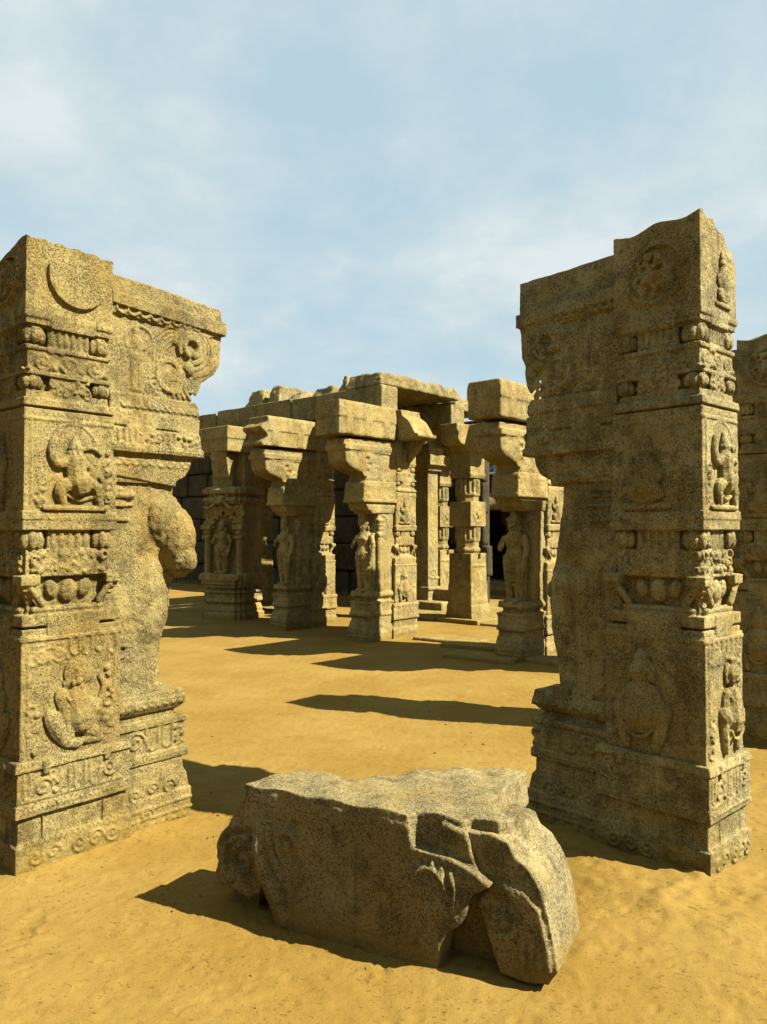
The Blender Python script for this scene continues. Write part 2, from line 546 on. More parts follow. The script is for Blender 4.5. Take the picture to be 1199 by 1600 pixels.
# ------------------------------------------------------------------ carved figures (unit box: across, up)
DANCER = [([(.48, .66), (.50, .42)], [.13, .13]), ([(.52, .40), (.54, .34)], .16),
          ([(.40, .66), (.20, .56), (.10, .74), (.16, .90)], [.07, .06, .055, .05]),
          ([(.57, .64), (.76, .54), (.68, .42)], [.065, .055, .045]),
          ([(.45, .34), (.22, .28), (.30, .06)], [.095, .085, .05]), ([(.60, .34), (.82, .33), (.90, .06)], [.10, .085, .05]),
          ([(.49, .74), (.49, .80)], [.085, .095]), ([(.49, .86), (.50, .97)], [.075, .03]),
          ([(.30, .22), (.55, .10), (.75, .16)], .028), ([(.34, .28), (.55, .18), (.72, .24)], .028),
          ([(.02, .01), (.98, .01)], .04), ([(.60, .80), (.78, .84), (.90, .76)], .03), ([(.84, .28), (.97, .34), (.92, .42)], .04)]
LION = [([(.58, .80), (.585, .79)], .15), ([(.50, .72), (.46, .70)], [.11, .09]), ([(.66, .76), (.67, .75)], .07),
        ([(.36, .70), (.42, .58), (.56, .54), (.68, .60)], .035), ([(.34, .60), (.42, .48), (.58, .46), (.72, .55)], .035),
        ([(.56, .55), (.62, .30)], [.16, .17]), ([(.30, .58), (.38, .36), (.44, .12)], [.085, .07, .055]),
        ([(.16, .36), (.26, .20), (.38, .08)], [.10, .10, .07]), ([(.80, .40), (.62, .22), (.86, .10)], [.11, .10, .07]),
        ([(.90, .46), (.98, .62), (.90, .72)], .04), ([(.40, .06), (.56, .04)], .06), ([(.66, .06), (.90, .05)], .05)]
DWARF = [([(.55, .78), (.55, .80)], .17), ([(.40, .80), (.36, .72)], .05), ([(.71, .80), (.75, .72)], .05),
         ([(.55, .93), (.56, .98)], [.12, .06]), ([(.55, .56), (.56, .34)], [.20, .24]),
         ([(.36, .60), (.20, .46), (.38, .42)], [.09, .08, .07]), ([(.74, .60), (.92, .46), (.76, .50)], [.09, .08, .07]),
         ([(.40, .32), (.20, .40)], [.12, .15]), ([(.72, .32), (.92, .38)], [.12, .13]),
         ([(.18, .36), (.24, .18), (.30, .05)], [.10, .10, .07]), ([(.92, .34), (.88, .18), (.84, .05)], [.10, .09, .07]),
         ([(.48, .74), (.62, .74)], .03), ([(.55, .80), (.55, .76)], .04)]
SEATED = [([(.50, .60), (.50, .34)], [.15, .17]), ([(.50, .76), (.50, .79)], .11), ([(.50, .88), (.50, .98)], [.09, .04]),
          ([(.38, .60), (.22, .46), (.34, .34)], [.07, .06, .05]), ([(.62, .60), (.80, .52), (.82, .70)], [.07, .06, .05]),
          ([(.52, .26), (.22, .22), (.48, .14)], [.12, .11, .08]), ([(.52, .26), (.82, .22), (.54, .12)], [.12, .11, .08]),
          ([(.10, .03), (.92, .03)], .05)]
STANDING = [([(.50, .72), (.50, .52)], [.14, .12]), ([(.50, .50), (.50, .46)], .15), ([(.50, .84), (.50, .86)], .085),
            ([(.50, .92), (.50, .99)], [.07, .03]), ([(.40, .72), (.26, .58), (.34, .46)], [.06, .055, .045]),
            ([(.60, .72), (.74, .60), (.78, .76)], [.06, .055, .045]), ([(.43, .46), (.42, .26), (.42, .04)], [.10, .08, .06]),
            ([(.58, .46), (.62, .26), (.60, .04)], [.10, .08, .06]), ([(.36, .02), (.68, .02)], .04)]


def relief(parent, sgn, fr, box, which, name, mat, voxel, h=0.004, squash=0.7, seed=1, extra=None):
    s = Sculpt(sgn)
    squash *= 1.15
    s.limbs(fr, box, which, h, squash)
    if extra: extra(s, fr, box, h)
    return s.build(name, mat, parent, voxel, erode=(('fine', 0.004), ('small', 0.005)), smooth=2, seed=seed)


def dwarf_face(s, fr, box, h):
    a0, z0, w, hh = box
    k = min(w, .24)
    for dx, dz, r in ((-.07, .82, .035), (.07, .82, .035), (0, .775, .04), (0, .73, .05)):
        s.ell((a0 + .55 * w + dx * k, z0 + dz * hh, h + .15 * k), (r * k, r * k, r * k), 8, 6, fr)
    s.arc(fr, (a0 + .55 * w, z0 + .80 * hh), .24 * k, -10, 190, .035 * k, h, n=16)
    s.arc(fr, (a0 + .55 * w, z0 + .60 * hh), .22 * k, 200, 340, .03 * k, h + .12 * k, n=12)
    s.arc(fr, (a0 + .56 * w, z0 + .30 * hh), .30 * k, 200, 340, .03 * k, h + .14 * k, n=12)


def mane(s, fr, box, h):
    a0, z0, w, hh = box
    for dx, dz, r in ((.50, .84, .030), (.65, .86, .030), (.52, .72, .055), (.44, .70, .035), (.56, .66, .035)):
        s.ell((a0 + dx * w, z0 + dz * hh, h + .075 * w), (r * w * 1.2, r * w * 1.2, r * w), 8, 6, fr)
    s.arc(fr, (a0 + .58 * w, z0 + .80 * hh), .225 * w, -60, 240, .018 * w, h, n=18)
    s.arc(fr, (a0 + .54 * w, z0 + .62 * hh), .20 * w, 200, 340, .018 * w, h + .02, n=12)
    s.arc(fr, (a0 + .56 * w, z0 + .60 * hh), .27 * w, 205, 335, .018 * w, h + .015, n=12)
    s.arc(fr, (a0 + .58 * w, z0 + .80 * hh), .17 * w, -40, 230, .035 * w, h, n=16)


# ------------------------------------------------------------------ the carved composite pier
def build_pier(label, cat, loc, rz, sgn, mat, voxel, group, D=0.42, statue=False, reach=1.10, seed=1, ztop=(2.86, 2.82), animal=True,
               rich=True, face_main=('disc', 'dancer', 'lion'), face_end=('seated', 'standing', 'dwarf'), top_warp=None, rough=True):
    root = thing('carved_pier', label, cat, loc, rz, group)
    q = voxel
    er = (('fine', 0.0032), ('small', 0.005), ('mid', 0.010)) if rich else (('small', 0.006), ('mid', 0.010))
    nf = 1

    def S(): return Sculpt(sgn)

    def wide(co):
        co[:, 0] = np.where(co[:, 0] > .5, .5 + (co[:, 0] - .5) * 1.31, co[:, 0])
        return co
    ext = {'warp': wide} if statue else {}

    def longer(co):
        co[:, 0] = np.where(co[:, 0] > .5, .5 + (co[:, 0] - .5) * 1.13, co[:, 0])
        return co
    foot = ext if animal else {'warp': longer}

    def done(s, name, **k):
        k.setdefault('erode', er)
        return s.build(name, mat, root, q, smooth=nf, seed=seed, **k)

    W0, W1, W2 = 0.50, 0.475, 0.45         # lower, middle, upper width of the main pillar

    def sec(s, w, z0, z1, i, t=0.0):
        s.box(i, w - i, -D + i, -i, z0, z1, (t, t))

    faces = ((F_, 1.0), (E_, 1.0))

    def fw(fr, w): return w if fr is F_ else D

    # plinth
    s = S()
    s.box(-.025, W0 + .055, -D - .03, .022, -.15, .135)
    s.box(-.018, W0 + .048, -D - .025, .016, .12, .165, (.012, .012))
    s.box(-.008, W0 + .03, -D - .01, .006, .15, .28)
    for fr, _ in faces:
        w = fw(fr, W0)
        h = .022 if fr is F_ else .025
        for k in range(3):
            s.spiral(fr, (w * (.55 + .17 * k), .075), .042, 1.5, .007, h, 1 if k % 2 else -1)
        s.spiral(fr, (w * .30, .075), .035, 1.2, .007, h)
        s.spiral(fr, (w * .13, .075), .035, 1.2, .007, h, -1)
        s.beads(fr, .02, w, .140, .008, 18, h - .004)
        s.fbox(fr, .10, .104, .15, .26, 0, .012 + .006)
        s.fbox(fr, w * .8, w * .8 + .005, .15, .26, 0, .012 + .006)
    done(s, 'plinth')
    # pedestal
    s = S()
    s.box(-.03, W0 + .052, -D - .03, .028, .262, .315, (.004, .004))
    s.box(-.02, W0 + .045, -D - .02, .018, .30, .455)
    s.box(-.014, W0 + .04, -D - .014, .010, .44, .47)
    s.box(-.032, W0 + .05, -D - .03, .030, .465, .508, (.012, .012))
    for fr, _ in faces:
        w = fw(fr, W0); h = .019 if fr is F_ else .021
        for k in range(3):
            s.ushape(fr, w * (.40 + .155 * k), .335, .45, w * .05, .0065, h)
        s.spiral(fr, (w * .20, .38), .045, 1.4, .007, h)
        s.spiral(fr, (w * .86, .40), .045, 1.4, .007, h, -1)
        s.ushape(fr, w * .05, .34, .45, w * .03, .006, h)
        s.foliage(fr, w * .28, w * .34, .34, .44, .012, 6, seed + 20, h)
        s.beads(fr, 0.0, w, .290, .007, 22, h + .008)
        s.fbox(fr, .0, w, .325, .332, h - .01, h + .006)
        s.fbox(fr, w * .19, w * .25, .44, .50, 0, .035)
        s.fbox(fr, w * .80, w * .86, .44, .50, 0, .035)
    done(s, 'pedestal')
    # lower block
    s = S()
    sec(s, W0, .50, 1.075, 0)
    for fr, _ in faces:
        w = fw(fr, W0)
        s.fbox(fr, .03, .036, .54, 1.0, 0, .005)
        s.fbox(fr, 0.0, w, 1.045, 1.062, -.02, .008)
        s.beads(fr, .04, w - .02, 1.022, .007, 18, .0)
        s.fbox(fr, w - .036, w - .03, .54, 1.0, 0, .005)
        s.scroll_band(fr, .05, w * .45, .935, 1.01, 2, .007, -.001)
        s.foliage(fr, .05, w * .16, .54, .74, .016, 12, seed + 31, -.001)
        s.foliage(fr, w * .82, w - .05, .56, .92, .016, 16, seed + 32, -.001)
        for k in range(7):                 # hanging tassels of the valance
            a = w * (.12 + .13 * k)
            if fr is F_ and k < 3: continue
            s.ushape(fr, a, .955 + .012 * (k % 2), 1.04, w * .045, .006, .002)
            s.ell((a, .95 + .012 * (k % 2), .002), (.008, .014, .007), 6, 5, fr)
    done(s, 'lower_block')
    # neck with flaring petals, flower band and corner buds
    s = S()
    sec(s, W0, 1.05, 1.10, .006)
    sec(s, W0, 1.09, 1.125, .035)
    sec(s, W0, 1.112, 1.165, .004)
    s.box(.12, W0 - .12, -D - .004, .004, 1.06, 1.165)
    s.box(-.004, W0 + .004, -D + .11, -.11, 1.06, 1.165)
    sec(s, W1, 1.15, 1.36, .055)
    for (cs, cb) in ((0, 0), (W0, 0), (0, -D), (W0, -D)):
        for k in range(6):                 # corner petals lean outwards
            t = k / 5
            o = .045 - .050 * t ** 2
            ws = .085 - .02 * math.sin(t * math.pi)
            s0, s1 = (cs + o, cs + ws) if cs == 0 else (cs - ws, cs - o)
            b0, b1 = (cb - ws, cb - o) if cb == 0 else (cb + o, cb + ws)
            s.box(s0, s1, b0, b1, 1.16 + .028 * k, 1.19 + .031 * k)
    for fr, _ in faces:
        w = fw(fr, W1)
        s.sweep([(.075, 1.185), (w - .075, 1.185)], .019, 8, 1, fr, -.03)
        s.sweep([(.10, 1.215), (.02, 1.33)], .018, 8, 1, fr, -.018)
        s.sweep([(w - .09, 1.215), (w - .005, 1.33)], .018, 8, 1, fr, -.018)
        s.ell((w * .5, 1.27, -.05), (.05, .06, .035), 8, 7, fr)
        s.ell((w * .33, 1.28, -.05), (.035, .05, .03), 8, 7, fr, .3)
        s.ell((w * .68, 1.28, -.05), (.035, .05, .03), 8, 7, fr, -.3)
    sec(s, W1, 1.335, 1.465, .030)
    s.box(.10, W1 - .10, -D + .02, -.020, 1.35, 1.465)
    for fr, _ in faces:
        w = fw(fr, W1)
        s.foliage(fr, .05, w - .05, 1.355, 1.445, .013, 46 if rich else 16, seed + 5, -.022)
        s.fbox(fr, .035, w - .035, 1.338, 1.350, -.05, -.020)
    sec(s, W1, 1.45, 1.57, .055)
    s.box(.13, W1 - .13, -D + .028, -.028, 1.45, 1.57)
    s.box(.028, W1 - .028, -D + .13, -.13, 1.45, 1.57)
    for fr, _ in faces:
        w = fw(fr, W1)
        s.flutes(fr, .135, w - .135, 1.46, 1.555, 5, -.028)
    sec(s, W1, 1.555, 1.60, .002)
    sec(s, W1, 1.59, 1.615, .022)
    sec(s, W1, 1.605, 1.645, -.004, .004)
    s.box(.13, W1 - .13, -D - .001, .001, 1.555, 1.63)
    done(s, 'lower_neck')

    def buds(zc, h, w, r):
        for (cs, cb) in ((1, 1), (0, 1), (1, 0), (0, 0)):
            b = S()
            c = (w - r * .92 if cs == 0 else r * .92, -r * .92 if cb else -D + r * .92)
            b.ell((c[0], c[1], zc), (r * .80, r * .80, h * .42), 12, 8)
            for k in range(8):
                an = k * math.pi / 4 + .2
                b.ell((c[0] + r * .60 * math.cos(an), c[1] + r * .60 * math.sin(an), zc + h * .02), (r * .34, r * .34, h * .38), 8, 7)
            b.ell((c[0], c[1], zc + h * .42), (r * .72, r * .72, h * .16), 10, 5)
            b.ell((c[0], c[1], zc - h * .40), (r * .55, r * .55, h * .16), 10, 5)
            b.build('corner_bud', mat, root, q * .8, erode=(('fine', .003), ('small', .005)), smooth=1, seed=seed)

    buds(1.508, .118, W1, .070)
    # upper block
    s = S()
    sec(s, W1, 1.635, 1.90, .006); sec(s, W2 + .012, 1.88, 2.12, .006)
    for fr, _ in faces:
        w = fw(fr, W1)
        s.fbox(fr, .035, .041, 1.68, 2.06, -.02, .000)
        s.fbox(fr, 0.01, w - .02, 2.065, 2.078, -.02, .000)
        s.beads(fr, .02, w - .03, 2.095, .007, 18, -.008)
        s.foliage(fr, .06, w * .20, 1.68, 1.86, .014, 12, seed + 41, -.006)
        s.foliage(fr, w * .84, w - .04, 1.70, 1.95, .014, 12, seed + 42, -.006)
        s.arc(fr, (w * .5, 1.93), .13, 20, 160, .006, -.008, n=16)
    done(s, 'upper_block')
    # upper neck
    s = S()
    sec(s, W2, 2.10, 2.135, .022); sec(s, W2, 2.128, 2.165, -.002, .004); sec(s, W2, 2.155, 2.205, .018, .006)
    sec(s, W2, 2.19, 2.29, .05)
    s.box(.13, W2 - .13, -D + .02, -.02, 2.19, 2.285); s.box(.02, W2 - .02, -D + .13, -.13, 2.19, 2.285)
    sec(s, W2, 2.275, 2.292, .010); sec(s, W2, 2.285, 2.405, .022); sec(s, W2, 2.392, 2.412, .012)
    sec(s, W2, 2.40, 2.51, .055)
    s.box(.12, W2 - .12, -D + .025, -.025, 2.40, 2.51); s.box(.025, W2 - .025, -D + .12, -.12, 2.40, 2.51)
    sec(s, W2, 2.497, 2.518, .024); sec(s, W2, 2.51, 2.535, .010); sec(s, W2, 2.53, 2.545, .020); sec(s, W2, 2.54, 2.57, .002)
    s.box(.13, W2 - .10, -D + .004, -.004, 2.50, 2.58); s.box(.004, W2, -D + .11, -.11, 2.50, 2.58)
    for fr, _ in faces:
        w = fw(fr, W2)
        s.scroll_band(fr, .03, w - .03, 2.295, 2.39, 3, .009, -.021)
        s.foliage(fr, .13, w - .13, 2.205, 2.265, .012, 22 if rich else 8, seed + 9, -.02)
        s.flutes(fr, .12, w - .12, 2.42, 2.50, 6, -.024)
        s.beads(fr, .12, w - .12, 2.413, .008, 8, -.022)
    done(s, 'upper_neck')
    buds(2.455, .100, W2, .068)
    buds(2.238, .080, W2, .060)
    # top block
    s = S()
    sec(s, W2, 2.55, 2.90 if top_warp is None else 3.02, .006)
    for fr, kind in ((F_, face_main[0]), (E_, face_end[0])):
        w = fw(fr, W2)
        if kind == 'disc':
            s.disc(fr, (w * .56, 2.765), .150, -.03, .014)
        elif kind == 'ring':
            s.arc(fr, (w * .50, 2.77), .145, 0, 360, .011, .0, n=28)
            s.foliage(fr, w * .5 - .09, w * .5 + .09, 2.68, 2.86, .022, 26, seed + 3, .002)
    done(s, 'top_block', warp=top_warp, erode=er + (('large', .008),))
    # reliefs
    small = q * (.62 if rich else .8)
    for fr, set_ in ((F_, face_main), (E_, face_end)):
        w1 = fw(fr, W1); w0 = fw(fr, W0)
        bx = {'dancer': (w1 * .20, 1.655, w1 * .66, .36), 'seated': (w1 * .30, 1.66, w1 * .56, .34), 'standing': (w1 * .28, 1.66, w1 * .5, .36)}
        kinds = {'dancer': DANCER, 'seated': SEATED, 'standing': STANDING}
        if set_[1] in kinds:
            relief(root, sgn, fr, bx[set_[1]], kinds[set_[1]], set_[1] + '_relief', mat, small, .001, .85, seed)
        if set_[0] in kinds:
            relief(root, sgn, fr, (fw(fr, W2) * .34, 2.60, fw(fr, W2) * .46, .26), kinds[set_[0]], set_[0] + '_relief', mat, small, -.002, .6, seed + 2)
        if set_[2] == 'lion':
            relief(root, sgn, fr, (w0 * .18, .525, w0 * .66, .44), LION, 'lion_relief', mat, small, .004, .55, seed, mane)
        else:
            relief(root, sgn, fr, (w0 * .30, .52, w0 * .56, .47), DWARF, 'dwarf_relief', mat, small, .006, .80, seed, dwarf_face)

    # ---------------- side extension with bracket
    k0 = W0 - .06
    Bf, Bb = -.035, -D + .035
    s = S()
    s.prism([(k0, -.15), (.935, -.15), (.935, .10), (.928, .19), (.915, .25), (.89, .28), (.885, .37), (k0, .37)], Bb - .01, Bf + .012)
    s.prism([(k0, -.15), (.93, -.15), (.94, .17), (k0, .17)], Bb - .02, Bf + .022)
    for z in (.06, .11):
        s.prism([(k0, z), (.944, z), (.944, z + .012), (k0, z + .012)], Bb - .026, Bf + .028)
    s.spiral(F_, (.80, .20), .04, 1.5, .007, Bf + .016); s.spiral(F_, (.60, .20), .04, 1.5, .007, Bf + .016, -1); s.spiral(F_, (.70, .21), .035, 1.3, .006, Bf + .016); s.scroll_band(F_, .50, .90, .02, .06, 6, .006, Bf + .022); s.spiral(F_, (.66, .09), .04, 1.4, .006, Bf + .023)
    done(s, 'side_plinth', **foot)
    s = S()
    s.box(k0, .915, Bb - .02, Bf + .022, .345, .395)
    s.box(k0, .900, Bb - .01, Bf + .010, .385, .54)
    s.box(k0, .910, Bb - .02, Bf + .020, .53, .558)
    s.box(k0, .862, Bb + .03, Bf - .028, .54, .63)
    s.sweep([(k0, Bf - .045, .645), (.875, Bf - .045, .645)], .055, 10)
    s.box(k0, .917, Bb, Bf + .006, .622, .700, (.012, .012))
    s.spiral(F_, (.60, .465), .055, 1.5, .008, Bf + .010); s.ushape(F_, .70, .41, .53, .035, .008, Bf + .010)
    s.ushape(F_, .79, .41, .53, .030, .008, Bf + .010); s.foliage(F_, .83, .89, .41, .52, .014, 10, seed, Bf + .010)
    s.scallops(F_, .50, .90, .655, 9, .007, Bf + .006)
    s.beads(F_, .48, .91, .37, .008, 22, Bf + .020)
    done(s, 'side_pedestal', **foot)
    # shaft of the extension
    s = S()
    if statue:
        s.box(k0 - .05, .735, Bb + .03, Bf - .02, .68, 1.86)
        for sb in (Bf - .03, Bb + .03):
            s.sweep([(.70, sb, .70), (.70, sb, 1.50)], .028, 8)
            s.box(.66, .745, sb - .035, sb + .035, 1.48, 1.53); s.box(.67, .735, sb - .03, sb + .03, 1.56, 1.60)
            s.ell((.70, sb, 1.64), (.05, .05, .03)); s.box(.655, .75, sb - .045, sb + .045, 1.68, 1.72)
            s.box(.665, .74, sb - .035, sb + .035, .70, .80)
        s.fbox(F_, .56, .565, .75, 1.45, Bf - .05, Bf - .012)
        s.sweep([(.60, 1.45), (.56, 1.62), (.60, 1.74), (.66, 1.78)], .012, 6, 1, F_, Bf - .018)
    elif not animal:
        s.prism([(k0 - .05, .68), (.80, .68), (.805, .78), (.815, .92), (.845, 1.01), (.82, 1.14), (.865, 1.21), (.86, 1.28), (.825, 1.40),
                 (.805, 1.55), (.785, 1.68), (.775, 1.86), (k0 - .05, 1.86)], Bb + .03, Bf - .022)
        s.ell((.868, Bf - .14, 1.235), (.065, .12, .065), 10, 8)
        s.sweep([(.80, Bf - .10, .72), (.79, Bf - .07, .86), (.80, Bf - .06, 1.05), (.77, Bf - .05, 1.30)], [.05, .055, .075, .085], 10)
        s.sweep([(.66, Bf - .05, .72), (.665, Bf - .05, .90), (.69, Bf - .05, 1.30)], [.04, .05, .07], 10)
        s.box(.74, .85, Bf - .16, Bf - .01, .695, .735); s.box(.60, .72, Bf - .16, Bf - .005, .695, .73)
        s.ell((.72, Bf - .06, 1.50), (.085, .06, .17), 10, 8)
        s.foliage(F_, .50, .60, .76, 1.05, .016, 14, seed + 51, Bf - .022)
        for z in (1.72, 1.755, 1.675, 1.60, 1.05, 1.10):
            s.fbox(F_, k0, .64 - abs(z - 1.675) * .4, z, z + .014, Bf - .04, Bf - .006)
    else:
        s.prism([(k0 - .05, .68), (.74, .68), (.735, .78), (.765, .91), (.80, 1.06), (.825, 1.2), (.85, 1.30), (.88, 1.40), (.90, 1.52),
                 (.89, 1.62), (.845, 1.70), (.838, 1.86), (k0 - .05, 1.86)], Bb + .03, Bf - .025)
        s.ell((.868, Bf - .09, 1.50), (.130, .170, .205), 16, 12)
        s.ell((.885, Bf - .07, 1.405), (.112, .160, .115), 14, 10)
        s.ell((.800, Bf - .06, 1.60), (.13, .10, .16), 12, 8)
        s.ell((.70, Bf - .04, 1.20), (.14, .032, .28), 12, 8)
        s.ell((.66, Bf - .05, 1.52), (.14, .035, .16), 12, 8)
        s.box(.70, .80, Bf - .16, Bf - .05, .70, .735)
        s.sweep([(.765, Bf - .12, .95), (.765, Bf - .10, .74)], [.05, .035], 8)
        for z in (1.72, 1.755, 1.675):
            s.fbox(F_, k0, .60 - (z - 1.675) * .5, z, z + .014, Bf - .04, Bf - .012)
        s.sweep([(k0, 1.735), (.575, 1.735)], .016, 8, 1, F_, Bf - .022)
        s.ell((.585, 1.735, Bf - .022), (.026, .024, .026), 8, 6, F_)
        s.fbox(F_, k0, .57, 1.60, 1.616, Bf - .04, Bf - .010)
        s.fbox(F_, k0, .57, .955, .972, Bf - .05, Bf - .008); s.fbox(F_, k0, .555, .90, .915, Bf - .05, Bf - .010)
    done(s, 'side_shaft', erode=er + ((('large', .03), ('mid', .024 if animal else .010), ('small', .008)) if rough else ()), **ext)
    # capital
    s = S()
    s.prism([(k0, 1.84), (.84, 1.79), (.845, 1.82), (.905, 1.85), (.93, 1.89), (.95, 1.955), (k0, 1.955)], Bb - .005, Bf + .002)
    s.prism([(k0, 1.80), (.80, 1.80), (.80, 1.83), (k0, 1.83)], Bb + .01, Bf - .008)
    s.box(k0, 1.005, Bb - .03, Bf + .032, 1.955, 1.995)
    s.box(k0, .998, Bb - .024, Bf + .024, 1.985, 2.075, (.008, .005))
    s.box(k0, .965, Bb - .008, Bf + .008, 2.065, 2.10)
    s.box(k0, .985, Bb - .018, Bf + .018, 2.09, 2.165)
    s.prism([(k0, 2.16), (.965, 2.16), (.985, 2.19), (.98, 2.23), (.955, 2.26), (k0, 2.26)], Bb - .012, Bf + .014)
    s.scallops(F_, k0 + .03, .93, 1.915, 9, .006, Bf + .002)
    s.scallops(F_, .50, .97, 2.205, 12, .006, Bf + .016)
    for k in range(3):
        s.ushape(F_, .50 + .07 * k + (.16 if k == 2 else 0), 2.0, 2.07, .018, .006, Bf + .024)
    s.spiral(F_, (.715, 2.035), .033, 1.4, .006, Bf + .024)
    s.foliage(F_, .84, .98, 2.005, 2.065, .012, 16, seed + 2, Bf + .024)
    s.foliage(F_, .60, .68, 2.005, 2.065, .011, 10, seed + 3, Bf + .024)
    s.beads(F_, .47, .98, 1.975, .008, 26, Bf + .030)
    s.flutes(F_, .50, .96, 2.10, 2.155, 18, Bf + .010)
    s.fbox(F_, .53, .70, 2.072, 2.092, Bf, Bf + .022); s.fbox(F_, .84, .985, 2.072, 2.092, Bf, Bf + .018)
    done(s, 'capital', **ext)
    # bracket
    e = reach
    s = S()
    x0 = .925 if animal else .875
    def X(t): return x0 + (e - x0) * t
    prof = [(k0 - .04, 2.24), (x0 + .03, 2.24), (x0 + .01, 2.29), (x0, 2.345), (X(.15), 2.36), (X(.45), 2.392), (X(.75), 2.44), (X(.92), 2.50), (X(.94), 2.60), (X(.97), 2.66),
            (X(1.0), 2.68), (X(1.0), 2.74), (X(.97), ztop[1]), (k0 - .04, ztop[0])]
    s.prism(prof, Bb, Bf)
    s.prism([(k0, 2.70), (X(1.02), 2.665), (X(1.02), 2.74), (k0, 2.76)], Bb - .025, Bf + .030)
    s.prism([(k0, 2.655), (X(.55), 2.635), (X(.8), 2.66), (X(.8), 2.70), (k0, 2.71)], Bb - .010, Bf + .012)
    s.scallops(F_, k0 + .03, X(.30), 2.690, 8, .0065, Bf + .016)
    # curling beast with plumed tail carved on the cheek
    s.spiral(F_, (.80, 2.40), .105, 1.35, .016, Bf + .002, -1, R(-60), .7)
    s.ell((.79, 2.38, Bf - .006), (.06, .075, .02), 10, 8, F_)
    pc = min(e, 1.12) - .19
    s.arc(F_, (pc, 2.56), .050, -60, 240, .017, Bf + .008, n=14)
    s.arc(F_, (pc, 2.555), .082, -75, 205, .013, Bf + .008, n=16)
    s.arc(F_, (pc, 2.55), .112, -80, 170, .010, Bf + .006, n=16)
    s.arc(F_, (pc, 2.55), .138, -85, 100, .008, Bf + .004, n=16)
    s.ell((.915, 2.44, Bf + .006), (.035, .035, .025), 10, 7, F_)
    for k in range(4):
        s.sweep([(.83 + .018 * k, 2.42), (.825 + .02 * k, 2.36), (.80 + .03 * k, 2.31), (.82 + .035 * k, 2.275)], .011, 6, .9, F_, Bf + .002)
    for k in range(3):
        s.sweep([(.95, 2.44 - .02 * k), (X(.5), 2.475 - .02 * k), (X(.75), 2.52 - .015 * k)], .011, 6, .9, F_, Bf + .002)
    s.limbs(F_, (.50, 2.275, .19, .36), STANDING, Bf + .002, .6)
    s.arc(F_, (.615, 2.53), .085, -10, 200, .008, Bf, n=14)
    for k in range(5):                     # plume and mane lines
        s.arc(F_, (.86, 2.47), .10 + .022 * k, 95 - 6 * k, 215 - 10 * k, .0055, Bf, n=12)
        s.arc(F_, (.80, 2.42), .135 + .016 * k, -35, 35 - 4 * k, .0055, Bf, n=10)
    s.spiral(F_, (.70, 2.33), .045, 1.3, .008, Bf)
    s.foliage(F_, .66, .94, 2.275, 2.33, .012, 14, seed + 11, Bf)
    if e > 1.2:                            # intact bracket: ribbed edge band following the profile
        for o in (.05, .085, .12):
            s.sweep([(X(.9) - o, 2.64), (X(.84) - o, 2.54), (X(.6) - o, 2.46), (X(.3) - o, 2.44), (x0 - o * .6, 2.40), (x0 - o * .9, 2.29)], .012, 6, .9, F_, Bf + .002)
    done(s, 'bracket', erode=er + (('large', .02 if rich else .008),), **ext)
    if statue:
        build_statue(root, sgn, mat, q, .81, (Bf + Bb) / 2, .70, 1.10, seed)
    return root


